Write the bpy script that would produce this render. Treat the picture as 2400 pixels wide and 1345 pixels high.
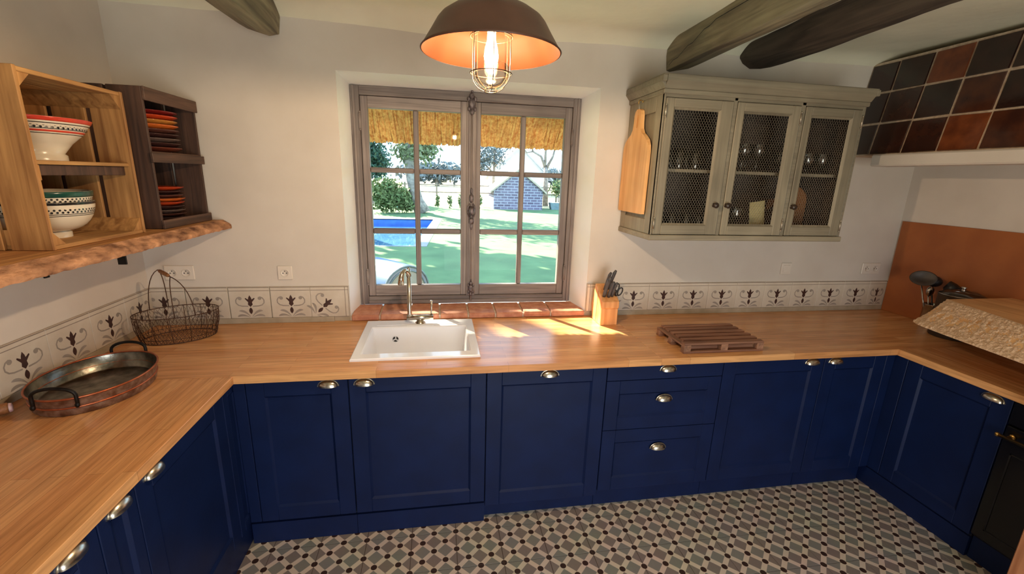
import bpy, bmesh, math, random
from mathutils import Vector, Matrix
random.seed(7)
scene = bpy.context.scene
for o in list(bpy.data.objects):
    bpy.data.objects.remove(o)
COL = scene.collection
PI = math.pi

# ---------------------------------------------------------------- camera
F_PX = 1021.98
PITCH, YAW, ROLL = 0.2470886, 0.171823, 0.0315832
CAM = Vector((0.0598950, -2.6687346, 1.7940227))
fw = Vector((math.sin(YAW) * math.cos(PITCH), math.cos(YAW) * math.cos(PITCH), -math.sin(PITCH)))
rt0 = Vector((math.cos(YAW), -math.sin(YAW), 0))
up0 = rt0.cross(fw)
rt = math.cos(ROLL) * rt0 + math.sin(ROLL) * up0
upv = -math.sin(ROLL) * rt0 + math.cos(ROLL) * up0
cam_data = bpy.data.cameras.new('camera')
cam_data.sensor_fit = 'HORIZONTAL'
cam_data.sensor_width = 36.0
cam_data.lens = F_PX / 2400.0 * 36.0
cam_data.clip_start = 0.02
cam_data.clip_end = 400
cam = bpy.data.objects.new('camera', cam_data)
COL.objects.link(cam)
m3 = Matrix((rt, upv, -fw)).transposed()
cam.matrix_world = Matrix.Translation(CAM) @ m3.to_4x4()
scene.camera = cam

# ---------------------------------------------------------------- world, sun, exposure
world = bpy.data.worlds.new('sky')
scene.world = world
world.use_nodes = True
wn = world.node_tree
bg = wn.nodes['Background']
bg.inputs['Color'].default_value = (0.50, 0.73, 1.0, 1)
bg.inputs['Strength'].default_value = 3.6
SUN_DIR = Vector((0.549 * 0.838, -0.836 * 0.838, -0.545))   # direction the light travels
sd = bpy.data.lights.new('sun', 'SUN')
sd.energy = 30.0
sd.angle = math.radians(0.6)
sd.color = (1.0, 0.87, 0.66)
sun = bpy.data.objects.new('sun', sd)
COL.objects.link(sun)
sun.rotation_euler = SUN_DIR.to_track_quat('-Z', 'Y').to_euler()
scene.view_settings.view_transform = 'Standard'
scene.view_settings.look = 'None'
scene.view_settings.gamma = 1.0
scene.view_settings.use_curve_mapping = False
scene.view_settings.exposure = 0.15


def portal(name, loc, rot, sx, sy):
    d = bpy.data.lights.new(name, 'AREA')
    d.shape = 'RECTANGLE'
    d.size = sx
    d.size_y = sy
    d.cycles.is_portal = True
    o = bpy.data.objects.new(name, d)
    o.location = loc
    o.rotation_euler = rot
    COL.objects.link(o)


portal('window_portal', (0.26, 0.30, 1.6), (math.radians(-90), 0, 0), 1.4, 1.3)
# area light added as daylight in the unseen rear doorway, placed by the crate's shadow
dd = bpy.data.lights.new('rear_fill_light', 'AREA')
dd.shape = 'RECTANGLE'
dd.size = 1.2
dd.size_y = 1.5
dd.energy = 48
dd.color = (1.0, 0.94, 0.86)
do_ = bpy.data.objects.new('rear_fill_light', dd)
do_.location = (0.75, -3.93, 1.05)
do_.rotation_euler = (math.radians(106), 0, 0)
COL.objects.link(do_)


# ---------------------------------------------------------------- materials
def srgb(r, g, b):
    def f(c):
        c /= 255.0
        return c / 12.92 if c <= 0.04045 else ((c + 0.055) / 1.055) ** 2.4
    return (f(r), f(g), f(b), 1)


M = {}


def newmat(name):
    m = bpy.data.materials.new(name)
    m.use_nodes = True
    nt = m.node_tree
    b = nt.nodes['Principled BSDF']
    M[name] = m
    return m, nt, b


def N(nt, t, **k):
    n = nt.nodes.new(t)
    for a, v in k.items():
        setattr(n, a, v)
    return n


def coords(nt, scale=(1, 1, 1), rot=(0, 0, 0), kind='Object', loc=(0, 0, 0)):
    tc = N(nt, 'ShaderNodeTexCoord')
    mp = N(nt, 'ShaderNodeMapping')
    mp.inputs['Scale'].default_value = scale
    mp.inputs['Rotation'].default_value = rot
    mp.inputs['Location'].default_value = loc
    nt.links.new(tc.outputs[kind], mp.inputs['Vector'])
    return mp.outputs['Vector']


def mat(name, c1, c2=None, scale=8, rough=0.5, metal=0.0, stretch=(1, 1, 1), bump=0.0, bscale=None, spec=0.5, detail=4, lo=0.35, hi=0.65, coat=0):
    m, nt, b = newmat(name)
    L = nt.links.new
    vec = coords(nt, stretch)
    nz = N(nt, 'ShaderNodeTexNoise')
    nz.inputs['Scale'].default_value = scale
    nz.inputs['Detail'].default_value = detail
    L(vec, nz.inputs['Vector'])
    rp = N(nt, 'ShaderNodeValToRGB')
    rp.color_ramp.elements[0].color = c1
    rp.color_ramp.elements[1].color = c2 or c1
    rp.color_ramp.elements[0].position = lo
    rp.color_ramp.elements[1].position = hi
    L(nz.outputs['Fac'], rp.inputs['Fac'])
    L(rp.outputs['Color'], b.inputs['Base Color'])
    b.inputs['Roughness'].default_value = rough
    b.inputs['Metallic'].default_value = metal
    b.inputs['Specular IOR Level'].default_value = spec
    b.inputs['Coat Weight'].default_value = coat
    if bump:
        nb = N(nt, 'ShaderNodeTexNoise')
        nb.inputs['Scale'].default_value = bscale or scale * 3
        nb.inputs['Detail'].default_value = 5
        L(vec, nb.inputs['Vector'])
        bp = N(nt, 'ShaderNodeBump')
        bp.inputs['Strength'].default_value = bump
        bp.inputs['Distance'].default_value = 0.01
        L(nb.outputs['Fac'], bp.inputs['Height'])
        L(bp.outputs['Normal'], b.inputs['Normal'])
    return m


def staves(name, axis, c=((220, 166, 112), (204, 144, 92), (210, 150, 96)), rough=0.27):
    """oak worktop glued from staves; the staves run along the given axis"""
    m, nt, b = newmat(name)
    L = nt.links.new
    rot = (0, 0, 0) if axis == 'x' else (0, 0, PI / 2)
    vec = coords(nt, (1, 1, 1), rot)
    bk = N(nt, 'ShaderNodeTexBrick')
    bk.offset = 0.37
    bk.inputs['Scale'].default_value = 1.0
    bk.inputs['Brick Width'].default_value = 0.62
    bk.inputs['Row Height'].default_value = 0.047
    bk.inputs['Mortar Size'].default_value = 0.0006
    bk.inputs['Mortar Smooth'].default_value = 0.3
    bk.inputs['Bias'].default_value = 0.0
    bk.inputs['Color1'].default_value = srgb(*c[0])
    bk.inputs['Color2'].default_value = srgb(*c[1])
    bk.inputs['Mortar'].default_value = srgb(*[int(v * 0.72) for v in c[1]])
    L(vec, bk.inputs['Vector'])
    mp2 = N(nt, 'ShaderNodeMapping')
    mp2.inputs['Scale'].default_value = (2.2, 34, 34)
    L(vec, mp2.inputs['Vector'])
    nz = N(nt, 'ShaderNodeTexNoise')
    nz.inputs['Scale'].default_value = 2.0
    nz.inputs['Detail'].default_value = 6
    nz.inputs['Distortion'].default_value = 0.6
    L(mp2.outputs['Vector'], nz.inputs['Vector'])
    rp = N(nt, 'ShaderNodeValToRGB')
    rp.color_ramp.elements[0].position = 0.3
    rp.color_ramp.elements[0].color = (0.62, 0.56, 0.5, 1)
    rp.color_ramp.elements[1].position = 0.62
    rp.color_ramp.elements[1].color = (1.08, 1.06, 1.02, 1)
    L(nz.outputs['Fac'], rp.inputs['Fac'])
    mx = N(nt, 'ShaderNodeMixRGB', blend_type='MULTIPLY')
    mx.inputs['Fac'].default_value = 0.75
    L(bk.outputs['Color'], mx.inputs['Color1'])
    L(rp.outputs['Color'], mx.inputs['Color2'])
    L(mx.outputs['Color'], b.inputs['Base Color'])
    b.inputs['Roughness'].default_value = rough
    return m


def wood(name, dark, light, axis='z', rough=0.6, scale=3.0, bump=0.15, ring=22):
    m, nt, b = newmat(name)
    L = nt.links.new
    s = {'x': (1.0, ring, ring), 'y': (ring, 1.0, ring), 'z': (ring, ring, 1.0)}[axis]
    vec = coords(nt, s)
    nz = N(nt, 'ShaderNodeTexNoise')
    nz.inputs['Scale'].default_value = scale
    nz.inputs['Detail'].default_value = 6
    nz.inputs['Distortion'].default_value = 0.8
    L(vec, nz.inputs['Vector'])
    rp = N(nt, 'ShaderNodeValToRGB')
    rp.color_ramp.elements[0].position = 0.3
    rp.color_ramp.elements[0].color = srgb(*dark)
    rp.color_ramp.elements[1].position = 0.68
    rp.color_ramp.elements[1].color = srgb(*light)
    L(nz.outputs['Fac'], rp.inputs['Fac'])
    vb = coords(nt)
    n2 = N(nt, 'ShaderNodeTexNoise')
    n2.inputs['Scale'].default_value = 4.0
    L(vb, n2.inputs['Vector'])
    oi = N(nt, 'ShaderNodeObjectInfo')
    mr = N(nt, 'ShaderNodeMapRange')
    mr.inputs['To Min'].default_value = 0.78
    mr.inputs['To Max'].default_value = 1.12
    L(oi.outputs['Random'], mr.inputs['Value'])
    mr2 = N(nt, 'ShaderNodeMapRange')
    mr2.inputs['From Min'].default_value = 0.3
    mr2.inputs['From Max'].default_value = 0.7
    mr2.inputs['To Min'].default_value = 0.82
    mr2.inputs['To Max'].default_value = 1.1
    L(n2.outputs['Fac'], mr2.inputs['Value'])
    mu = N(nt, 'ShaderNodeMath', operation='MULTIPLY')
    L(mr.outputs['Result'], mu.inputs[0])
    L(mr2.outputs['Result'], mu.inputs[1])
    vm = N(nt, 'ShaderNodeVectorMath', operation='SCALE')
    L(rp.outputs['Color'], vm.inputs[0])
    L(mu.outputs[0], vm.inputs['Scale'])
    L(vm.outputs['Vector'], b.inputs['Base Color'])
    b.inputs['Roughness'].default_value = rough
    if bump:
        bp = N(nt, 'ShaderNodeBump')
        bp.inputs['Strength'].default_value = bump
        bp.inputs['Distance'].default_value = 0.004
        L(nz.outputs['Fac'], bp.inputs['Height'])
        L(bp.outputs['Normal'], b.inputs['Normal'])
    return m


def thin_glass(name, tint=(1, 1, 1, 1), gloss=0.08, rough=0.02, fk=0.7):
    m, nt, b = newmat(name)
    nt.nodes.remove(b)
    out = [n for n in nt.nodes if n.type == 'OUTPUT_MATERIAL'][0]
    L = nt.links.new
    tr = N(nt, 'ShaderNodeBsdfTransparent')
    tr.inputs['Color'].default_value = tint
    gl = N(nt, 'ShaderNodeBsdfGlossy')
    gl.inputs['Roughness'].default_value = rough
    lw = N(nt, 'ShaderNodeLayerWeight')
    lw.inputs['Blend'].default_value = 0.25
    nz = N(nt, 'ShaderNodeTexNoise')
    nz.inputs['Scale'].default_value = 6
    L(coords(nt), nz.inputs['Vector'])
    mr = N(nt, 'ShaderNodeMapRange')
    mr.inputs['To Min'].default_value = gloss * 0.8
    mr.inputs['To Max'].default_value = gloss * 1.2
    L(nz.outputs['Fac'], mr.inputs['Value'])
    ad = N(nt, 'ShaderNodeMath', operation='MULTIPLY_ADD')
    ad.inputs[1].default_value = fk
    L(lw.outputs['Fresnel'], ad.inputs[0])
    L(mr.outputs['Result'], ad.inputs[2])
    mx = N(nt, 'ShaderNodeMixShader')
    L(ad.outputs[0], mx.inputs['Fac'])
    L(tr.outputs[0], mx.inputs[1])
    L(gl.outputs[0], mx.inputs[2])
    L(mx.outputs[0], out.inputs['Surface'])
    return m


mat('plaster', srgb(214, 205, 195), srgb(206, 196, 185), 3, 0.85, bump=0.12, bscale=14)
mat('ceiling_plaster', srgb(240, 238, 216), srgb(230, 228, 206), 2.5, 0.9, bump=0.3, bscale=9)
mat('reveal_plaster', srgb(240, 238, 236), srgb(232, 230, 226), 3, 0.8, bump=0.06, bscale=14)
wood('window_paint', (104, 92, 90), (146, 134, 128), 'z', 0.55, 2.0, 0.1, 30)
wood('window_paint_x', (104, 92, 90), (146, 134, 128), 'x', 0.55, 2.0, 0.1, 30)
mat('iron_old', srgb(128, 118, 120), srgb(84, 74, 76), 60, 0.45, 0.6, bump=0.3)
thin_glass('pane_glass', (0.97, 0.99, 0.98, 1), 0.001, fk=0.04)
thin_glass('drink_glass', (0.86, 0.88, 0.88, 1), 0.12)
mat('terracotta', srgb(204, 146, 116), srgb(178, 114, 88), 22, 0.55, bump=0.25)
mat('mortar', srgb(214, 196, 178), srgb(190, 170, 150), 40, 0.9, bump=0.3)
staves('oak_x', 'x')
staves('oak_y', 'y')
mat('ceramic', srgb(236, 238, 244), srgb(230, 232, 240), 4, 0.12, coat=0.3)
mat('black_hole', srgb(22, 22, 26), srgb(12, 12, 14), 20, 0.7)
mat('brushed_nickel', srgb(204, 196, 182), srgb(180, 172, 158), 50, 0.24, 1.0, stretch=(1, 1, 12))
mat('cup_nickel', srgb(210, 202, 188), srgb(176, 168, 152), 40, 0.26, 1.0)
mat('brass', srgb(214, 176, 104), srgb(186, 146, 80), 40, 0.25, 1.0)
mat('navy', srgb(15, 30, 68), srgb(13, 26, 60), 6, 0.45, bump=0.03, bscale=60, spec=0.22)
mat('navy_dark', srgb(20, 26, 46), srgb(16, 22, 40), 6, 0.5)
mat('oven_black', srgb(18, 18, 20), srgb(14, 14, 16), 8, 0.2)
mat('tile_cream', srgb(208, 198, 184), srgb(196, 184, 168), 9, 0.4)
mat('print_brown', srgb(72, 46, 40), srgb(58, 38, 36), 30, 0.45)
mat('print_grey', srgb(158, 148, 140), srgb(146, 136, 126), 30, 0.45)
mat('print_line', srgb(136, 122, 112), srgb(124, 110, 100), 30, 0.45)
mat('batten', srgb(176, 162, 142), srgb(158, 146, 124), 12, 0.6)
wood('crate_pale', (138, 92, 48), (196, 146, 88), 'z', 0.7, 2.2, 0.25, 18)
wood('crate_pale_y', (150, 102, 56), (206, 158, 98), 'y', 0.7, 2.2, 0.25, 18)
wood('crate_dark', (46, 30, 24), (92, 64, 50), 'z', 0.65, 2.2, 0.3, 18)
wood('crate_dark_y', (60, 42, 34), (112, 82, 66), 'y', 0.65, 2.2, 0.3, 18)
wood('shelf_oak', (150, 96, 52), (206, 150, 92), 'y', 0.55, 2.0, 0.2, 16)
mat('bark', srgb(214, 158, 116), srgb(92, 52, 30), 26, 0.85, bump=0.9, bscale=60, stretch=(1, .5, 1), lo=0.3, hi=0.72)
wood('beam_wood', (104, 94, 78), (172, 162, 132), 'y', 0.8, 1.6, 0.6, 14)
wood('beam_dark', (46, 38, 34), (96, 84, 70), 'y', 0.8, 1.6, 0.6, 14)
mat('iron_black', srgb(40, 36, 34), srgb(26, 24, 22), 30, 0.45, 0.7)
mat('galvanised', srgb(150, 147, 136), srgb(92, 90, 82), 20, 0.28, 0.95, bump=0.1, bscale=60)
mat('tray_outside', srgb(172, 156, 148), srgb(118, 92, 78), 34, 0.42, 0.85, bump=0.15)
mat('copper', srgb(196, 120, 84), srgb(168, 92, 62), 30, 0.35, 0.9)
mat('rusty_wire', srgb(96, 66, 48), srgb(66, 44, 34), 60, 0.6, 0.5)
wood('grip_wood', (120, 76, 44), (170, 116, 72), 'y', 0.5, 4, 0.1, 30)
mat('white_plastic', srgb(226, 216, 204), srgb(220, 210, 198), 4, 0.35)
wood('cab_paint', (132, 122, 104), (152, 142, 121), 'z', 0.55, 2.0, 0.08, 26)
wood('cab_paint_x', (132, 122, 104), (152, 142, 121), 'x', 0.55, 2.0, 0.08, 26)
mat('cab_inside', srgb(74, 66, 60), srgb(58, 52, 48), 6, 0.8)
mat('wire_zinc', srgb(190, 180, 164), srgb(160, 150, 136), 60, 0.4, 0.8)
mat('knob_dark', srgb(60, 46, 36), srgb(42, 32, 26), 30, 0.35)
wood('beech', (214, 152, 88), (238, 186, 124), 'z', 0.5, 2.0, 0.08, 14)
wood('block_wood', (206, 136, 76), (232, 170, 112), 'z', 0.45, 2.0, 0.08, 16)
mat('knife_grey', srgb(86, 80, 80), srgb(62, 58, 58), 30, 0.45)
mat('knife_black', srgb(34, 32, 34), srgb(26, 24, 26), 30, 0.4)
wood('pallet_wood', (104, 64, 46), (160, 114, 88), 'x', 0.65, 2.6, 0.3, 20)
wood('pallet_wood_y', (110, 76, 58), (160, 118, 92), 'y', 0.65, 2.6, 0.3, 20)
mat('copper_panel', srgb(164, 96, 50), srgb(150, 84, 42), 5, 0.42, 0.0, bump=0.02)
mat('grout_pale', srgb(206, 186, 162), srgb(180, 158, 134), 40, 0.9, bump=0.4)
for i, (a, b_) in enumerate([((52, 30, 24), (36, 22, 20)), ((124, 66, 36), (96, 48, 28)), ((82, 44, 28), (60, 32, 24)), ((66, 36, 26), (48, 28, 24))]):
    mat('glazed_%d' % i, srgb(*a), srgb(*b_), 14, 0.16, bump=0.12, bscale=18, coat=0.4)
mat('steel', srgb(190, 186, 180), srgb(160, 156, 150), 30, 0.2, 1.0)
mat('utensil_dark', srgb(60, 48, 40), srgb(44, 36, 32), 20, 0.45)
wood('slab_top', (210, 152, 96), (236, 190, 134), 'y', 0.5, 1.6, 0.05, 10)
mat('slab_bark', srgb(236, 204, 170), srgb(208, 170, 134), 70, 0.9, bump=1.0, bscale=110, stretch=(1, 0.6, 1), lo=0.3, hi=0.7)
wood('post_wood', (170, 104, 66), (206, 140, 96), 'z', 0.6, 2.0, 0.1, 14)
mat('lamp_brown', srgb(104, 72, 58), srgb(90, 62, 50), 10, 0.42, 0.35)
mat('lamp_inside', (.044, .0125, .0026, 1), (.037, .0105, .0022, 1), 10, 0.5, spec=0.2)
mat('cage_brass', srgb(84, 62, 38), srgb(66, 48, 30), 40, 0.45, 0.6)
thin_glass('lamp_glass', (1.0, 0.97, 0.92, 1), 0.05)
mat('bowl_white', srgb(224, 212, 192), srgb(214, 200, 178), 8, 0.25, coat=0.3)
mat('bowl_red', srgb(206, 66, 44), srgb(188, 54, 38), 20, 0.22)
mat('bowl_green', srgb(26, 74, 62), srgb(18, 56, 50), 20, 0.2)
mat('bowl_black', srgb(26, 26, 28), srgb(20, 20, 22), 20, 0.2)
mat('card_cream', srgb(196, 182, 132), srgb(186, 170, 118), 10, 0.7)
mat('cardboard', srgb(120, 82, 60), srgb(104, 70, 50), 10, 0.8)
mat('pink_end', srgb(236, 214, 214), srgb(206, 160, 164), 60, 0.4)
# outside
mat('grass', srgb(92, 124, 80), srgb(74, 104, 66), 1.2, 0.95, bump=0.4, bscale=30, detail=8)
mat('dry_field', srgb(176, 164, 132), srgb(160, 150, 112), 0.2, 0.95)
mat('pool_stone', srgb(150, 150, 160), srgb(136, 136, 148), 6, 0.8)
mat('pool_blue', srgb(58, 112, 190), srgb(44, 92, 168), 3, 0.4)
mat('pool_water', srgb(86, 142, 196), srgb(110, 162, 210), 1.0, 0.03, bump=0.04, bscale=3, coat=1.0)
mat('trunk_bark', srgb(170, 160, 150), srgb(120, 110, 104), 6, 0.9, bump=0.6)
mat('shed_roof', srgb(206, 190, 172), srgb(180, 160, 144), 6, 0.9)
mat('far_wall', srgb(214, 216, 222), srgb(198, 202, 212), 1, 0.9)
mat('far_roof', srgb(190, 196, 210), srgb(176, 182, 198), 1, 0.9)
mat('fence_wood', srgb(150, 140, 126), srgb(120, 112, 100), 6, 0.9)
mat('planter', srgb(128, 146, 150), srgb(110, 128, 134), 6, 0.8)
mat('barrel_blue', srgb(82, 106, 138), srgb(74, 98, 130), 3, 0.5)
mat('barrel_tan', srgb(158, 146, 130), srgb(144, 134, 118), 10, 0.8)
mat('barrel_ring', srgb(120, 128, 130), srgb(92, 100, 104), 10, 0.6)
wood('thatch', (206, 122, 60), (255, 204, 136), 'y', 0.9, 3.0, 0.2, 16)
mat('outer_wall', srgb(220, 214, 204), srgb(206, 200, 190), 3, 0.9)


def leafmat(name, a, b_):
    m = mat(name, srgb(*a), srgb(*b_), 2.0, 0.8)
    m.node_tree.nodes['Principled BSDF'].inputs['Subsurface Weight'].default_value = 0.0
    return m


leafmat('leaf_dark', (40, 72, 58), (56, 90, 70))
leafmat('leaf_mid', (84, 106, 60), (118, 130, 80))
leafmat('leaf_pale', (132, 136, 100), (106, 118, 80))
leafmat('leaf_grey', (90, 100, 102), (112, 120, 118))


def brick_mat():
    m, nt, b = newmat('far_brick')
    L = nt.links.new
    tc = N(nt, 'ShaderNodeTexCoord')
    sp = N(nt, 'ShaderNodeSeparateXYZ')
    cb = N(nt, 'ShaderNodeCombineXYZ')
    L(tc.outputs['Object'], sp.inputs[0])
    L(sp.outputs['X'], cb.inputs['X'])
    L(sp.outputs['Z'], cb.inputs['Y'])
    bk = N(nt, 'ShaderNodeTexBrick')
    bk.inputs['Scale'].default_value = 1
    bk.inputs['Brick Width'].default_value = 0.40
    bk.inputs['Row Height'].default_value = 0.155
    bk.inputs['Mortar Size'].default_value = 0.022
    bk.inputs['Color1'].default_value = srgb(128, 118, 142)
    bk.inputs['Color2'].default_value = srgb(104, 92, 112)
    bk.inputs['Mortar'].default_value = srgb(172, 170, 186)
    L(cb.outputs[0], bk.inputs['Vector'])
    L(bk.outputs['Color'], b.inputs['Base Color'])
    b.inputs['Roughness'].default_value = 0.9


brick_mat()

T = 0.2215          # floor tile pitch
TX0, TY0 = 0.134, -0.768


def floor_mat():
    m, nt, b = newmat('cement_tile')
    L = nt.links.new
    ge = N(nt, 'ShaderNodeNewGeometry')
    sp = N(nt, 'ShaderNodeSeparateXYZ')
    L(ge.outputs['Position'], sp.inputs[0])

    def mth(op, a, b2=None, c=None):
        n = N(nt, 'ShaderNodeMath', operation=op)
        for i, v in enumerate((a, b2, c)):
            if v is None:
                continue
            if isinstance(v, (int, float)):
                n.inputs[i].default_value = v
            else:
                L(v, n.inputs[i])
        return n.outputs[0]
    x = mth('MULTIPLY', mth('SUBTRACT', sp.outputs['X'], TX0), 2 / T)
    y = mth('MULTIPLY', mth('SUBTRACT', sp.outputs['Y'], TY0), 2 / T)
    u = mth('ADD', x, y)
    v = mth('SUBTRACT', x, y)
    du = mth('PINGPONG', u, 0.5)
    dv = mth('PINGPONG', v, 0.5)
    band = mth('LESS_THAN', mth('MINIMUM', du, dv), 0.15)
    dd = mth('SQRT', mth('ADD', mth('MULTIPLY', du, du), mth('MULTIPLY', dv, dv)))
    dot = mth('LESS_THAN', dd, 0.185)
    par = mth('FLOORED_MODULO', mth('ADD', mth('FLOOR', u), mth('FLOOR', v)), 2.0)
    nz = N(nt, 'ShaderNodeTexNoise')
    nz.inputs['Scale'].default_value = 7
    L(ge.outputs['Position'], nz.inputs['Vector'])

    def mix(fac, a, b2):
        n = N(nt, 'ShaderNodeMixRGB')
        L(fac, n.inputs['Fac'])
        for i, c in ((1, a), (2, b2)):
            if isinstance(c, tuple):
                n.inputs[i].default_value = c
            else:
                L(c, n.inputs[i])
        return n.outputs[0]
    sq = mix(par, srgb(130, 130, 124), srgb(130, 120, 114))
    c = mix(band, sq, srgb(208, 194, 178))
    c = mix(dot, c, srgb(58, 38, 32))
    mu = N(nt, 'ShaderNodeMixRGB', blend_type='MULTIPLY')
    mu.inputs['Fac'].default_value = 0.25
    L(c, mu.inputs[1])
    L(nz.outputs['Color'], mu.inputs[2])
    L(mu.outputs[0], b.inputs['Base Color'])
    b.inputs['Roughness'].default_value = 0.45


floor_mat()
mat('floor_grout', srgb(88, 72, 62), srgb(74, 60, 52), 30, 0.9)


# ---------------------------------------------------------------- mesh tools
ORIG = {}


def props(o, label=None, cat=None, group=None, kind=None):
    if label:
        o['label'] = label
    if cat:
        o['category'] = cat
    if group:
        o['group'] = group
    if kind:
        o['kind'] = kind
    return o


def empty(name, loc, label=None, cat=None, group=None, kind=None):
    o = bpy.data.objects.new(name, None)
    o.empty_display_size = 0.05
    o.location = loc
    COL.objects.link(o)
    ORIG[o.name] = Vector(loc)
    return props(o, label, cat, group, kind)


class MB:
    def __init__(s):
        s.v, s.f, s.mi, s.sm = [], [], [], []
        s.cur = 0
        s.smooth = False
        s.xf = None

    def add(s, vs, fs):
        n = len(s.v)
        if s.xf is not None:
            vs = [s.xf @ Vector(v) for v in vs]
        s.v += [tuple(v) for v in vs]
        for f in fs:
            s.f.append([i + n for i in f])
            s.mi.append(s.cur)
            s.sm.append(s.smooth)
        return s

    def box(s, x0, x1, y0, y1, z0, z1):
        vs = [(x, y, z) for z in (z0, z1) for y in (y0, y1) for x in (x0, x1)]
        return s.add(vs, [(0, 2, 3, 1), (4, 5, 7, 6), (0, 1, 5, 4), (2, 6, 7, 3), (0, 4, 6, 2), (1, 3, 7, 5)])

    def cbox(s, x0, x1, y0, y1, z0, z1, c=0.003):
        """box with chamfered edges"""
        c = min(c, (x1 - x0) * .4, (y1 - y0) * .4, (z1 - z0) * .4)
        vs, idx = [], {}
        for a, (sx, X, Xi) in enumerate(((0, x0, x0 + c), (1, x1, x1 - c))):
            for b_, (sy, Y, Yi) in enumerate(((0, y0, y0 + c), (1, y1, y1 - c))):
                for d, (sz, Z, Zi) in enumerate(((0, z0, z0 + c), (1, z1, z1 - c))):
                    for k, p in enumerate(((X, Yi, Zi), (Xi, Y, Zi), (Xi, Yi, Z))):
                        idx[a, b_, d, k] = len(vs)
                        vs.append(p)
        fs = []
        I = idx
        for a in (0, 1):
            q = [I[a, 0, 0, 0], I[a, 1, 0, 0], I[a, 1, 1, 0], I[a, 0, 1, 0]]
            fs.append(q if a else q[::-1])
            q = [I[0, a, 0, 1], I[1, a, 0, 1], I[1, a, 1, 1], I[0, a, 1, 1]]
            fs.append(q[::-1] if a else q)
            q = [I[0, 0, a, 2], I[1, 0, a, 2], I[1, 1, a, 2], I[0, 1, a, 2]]
            fs.append(q if a else q[::-1])
        for a in (0, 1):
            for b_ in (0, 1):
                fs.append([I[a, b_, 0, 0], I[a, b_, 0, 1], I[a, b_, 1, 1], I[a, b_, 1, 0]])
                fs.append([I[a, 0, b_, 0], I[a, 0, b_, 2], I[a, 1, b_, 2], I[a, 1, b_, 0]])
                fs.append([I[0, a, b_, 1], I[0, a, b_, 2], I[1, a, b_, 2], I[1, a, b_, 1]])
                for d in (0, 1):
                    fs.append([I[a, b_, d, 0], I[a, b_, d, 1], I[a, b_, d, 2]])
        return s.add(vs, fs)

    def prism(s, pts, axis, a, b_):
        """pts: polygon in the two other axes (cyclic order x,y,z without axis), extruded a..b along axis"""
        n = len(pts)

        def P(p, t):
            return {'x': (t, p[0], p[1]), 'y': (p[0], t, p[1]), 'z': (p[0], p[1], t)}[axis]
        vs = [P(p, a) for p in pts] + [P(p, b_) for p in pts]
        fs = [list(range(n))[::-1], list(range(n, 2 * n))]
        fs += [[i, (i + 1) % n, n + (i + 1) % n, n + i] for i in range(n)]
        return s.add(vs, fs)

    def lathe(s, prof, n=32, c=(0, 0, 0), sx=1, sy=1, cap0=False, cap1=False, rot=0.0):
        vs, fs = [], []
        for r, z in prof:
            for i in range(n):
                a = 2 * PI * i / n
                x, y = r * math.cos(a) * sx, r * math.sin(a) * sy
                x, y = x * math.cos(rot) - y * math.sin(rot), x * math.sin(rot) + y * math.cos(rot)
                vs.append((c[0] + x, c[1] + y, c[2] + z))
        for k in range(len(prof) - 1):
            for i in range(n):
                j = (i + 1) % n
                fs.append([k * n + i, k * n + j, (k + 1) * n + j, (k + 1) * n + i])
        if cap0:
            fs.append(list(range(n))[::-1])
        if cap1:
            fs.append([(len(prof) - 1) * n + i for i in range(n)])
        return s.add(vs, fs)

    def tube(s, path, r, n=8, closed=False, caps=True):
        P = [Vector(p) for p in path]
        R_ = r if isinstance(r, (list, tuple)) else [r] * len(P)
        m = len(P)
        tg = []
        for i in range(m):
            if closed:
                t = P[(i + 1) % m] - P[i - 1]
            else:
                t = P[min(i + 1, m - 1)] - P[max(i - 1, 0)]
            tg.append(t.normalized() if t.length > 1e-9 else Vector((0, 0, 1)))
        ref = Vector((0, 0, 1)) if abs(tg[0].z) < 0.9 else Vector((1, 0, 0))
        nv = tg[0].cross(ref).normalized()
        vs, fs = [], []
        for i in range(m):
            nv = (nv - tg[i] * nv.dot(tg[i]))
            nv = nv.normalized() if nv.length > 1e-6 else tg[i].orthogonal().normalized()
            bn = tg[i].cross(nv)
            for k in range(n):
                a = 2 * PI * k / n
                vs.append(P[i] + (nv * math.cos(a) + bn * math.sin(a)) * R_[i])
        for i in range(m if closed else m - 1):
            j = (i + 1) % m
            for k in range(n):
                l = (k + 1) % n
                fs.append([i * n + k, i * n + l, j * n + l, j * n + k])
        if caps and not closed:
            fs.append(list(range(n))[::-1])
            fs.append([(m - 1) * n + k for k in range(n)])
        return s.add(vs, fs)

    def ball(s, c, rx, ry=None, rz=None, nu=12, nv=8):
        ry = ry or rx
        rz = rz or rx
        prof = [(max(1e-4, math.sin(PI * k / nv)), -math.cos(PI * k / nv)) for k in range(nv + 1)]
        vs, fs = [], []
        for r, z in prof:
            for i in range(nu):
                a = 2 * PI * i / nu
                vs.append((c[0] + rx * r * math.cos(a), c[1] + ry * r * math.sin(a), c[2] + rz * z))
        for k in range(nv):
            for i in range(nu):
                j = (i + 1) % nu
                fs.append([k * nu + i, k * nu + j, (k + 1) * nu + j, (k + 1) * nu + i])
        return s.add(vs, fs)

    def mesh(s, name, mats, off=Vector((0, 0, 0))):
        me = bpy.data.meshes.new(name)
        me.from_pydata([(v[0] - off.x, v[1] - off.y, v[2] - off.z) for v in s.v], [], s.f)
        if not isinstance(mats, (list, tuple)):
            mats = [mats]
        for k in mats:
            me.materials.append(M[k])
        me.polygons.foreach_set('material_index', s.mi)
        me.polygons.foreach_set('use_smooth', s.sm)
        me.update()
        return me

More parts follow.
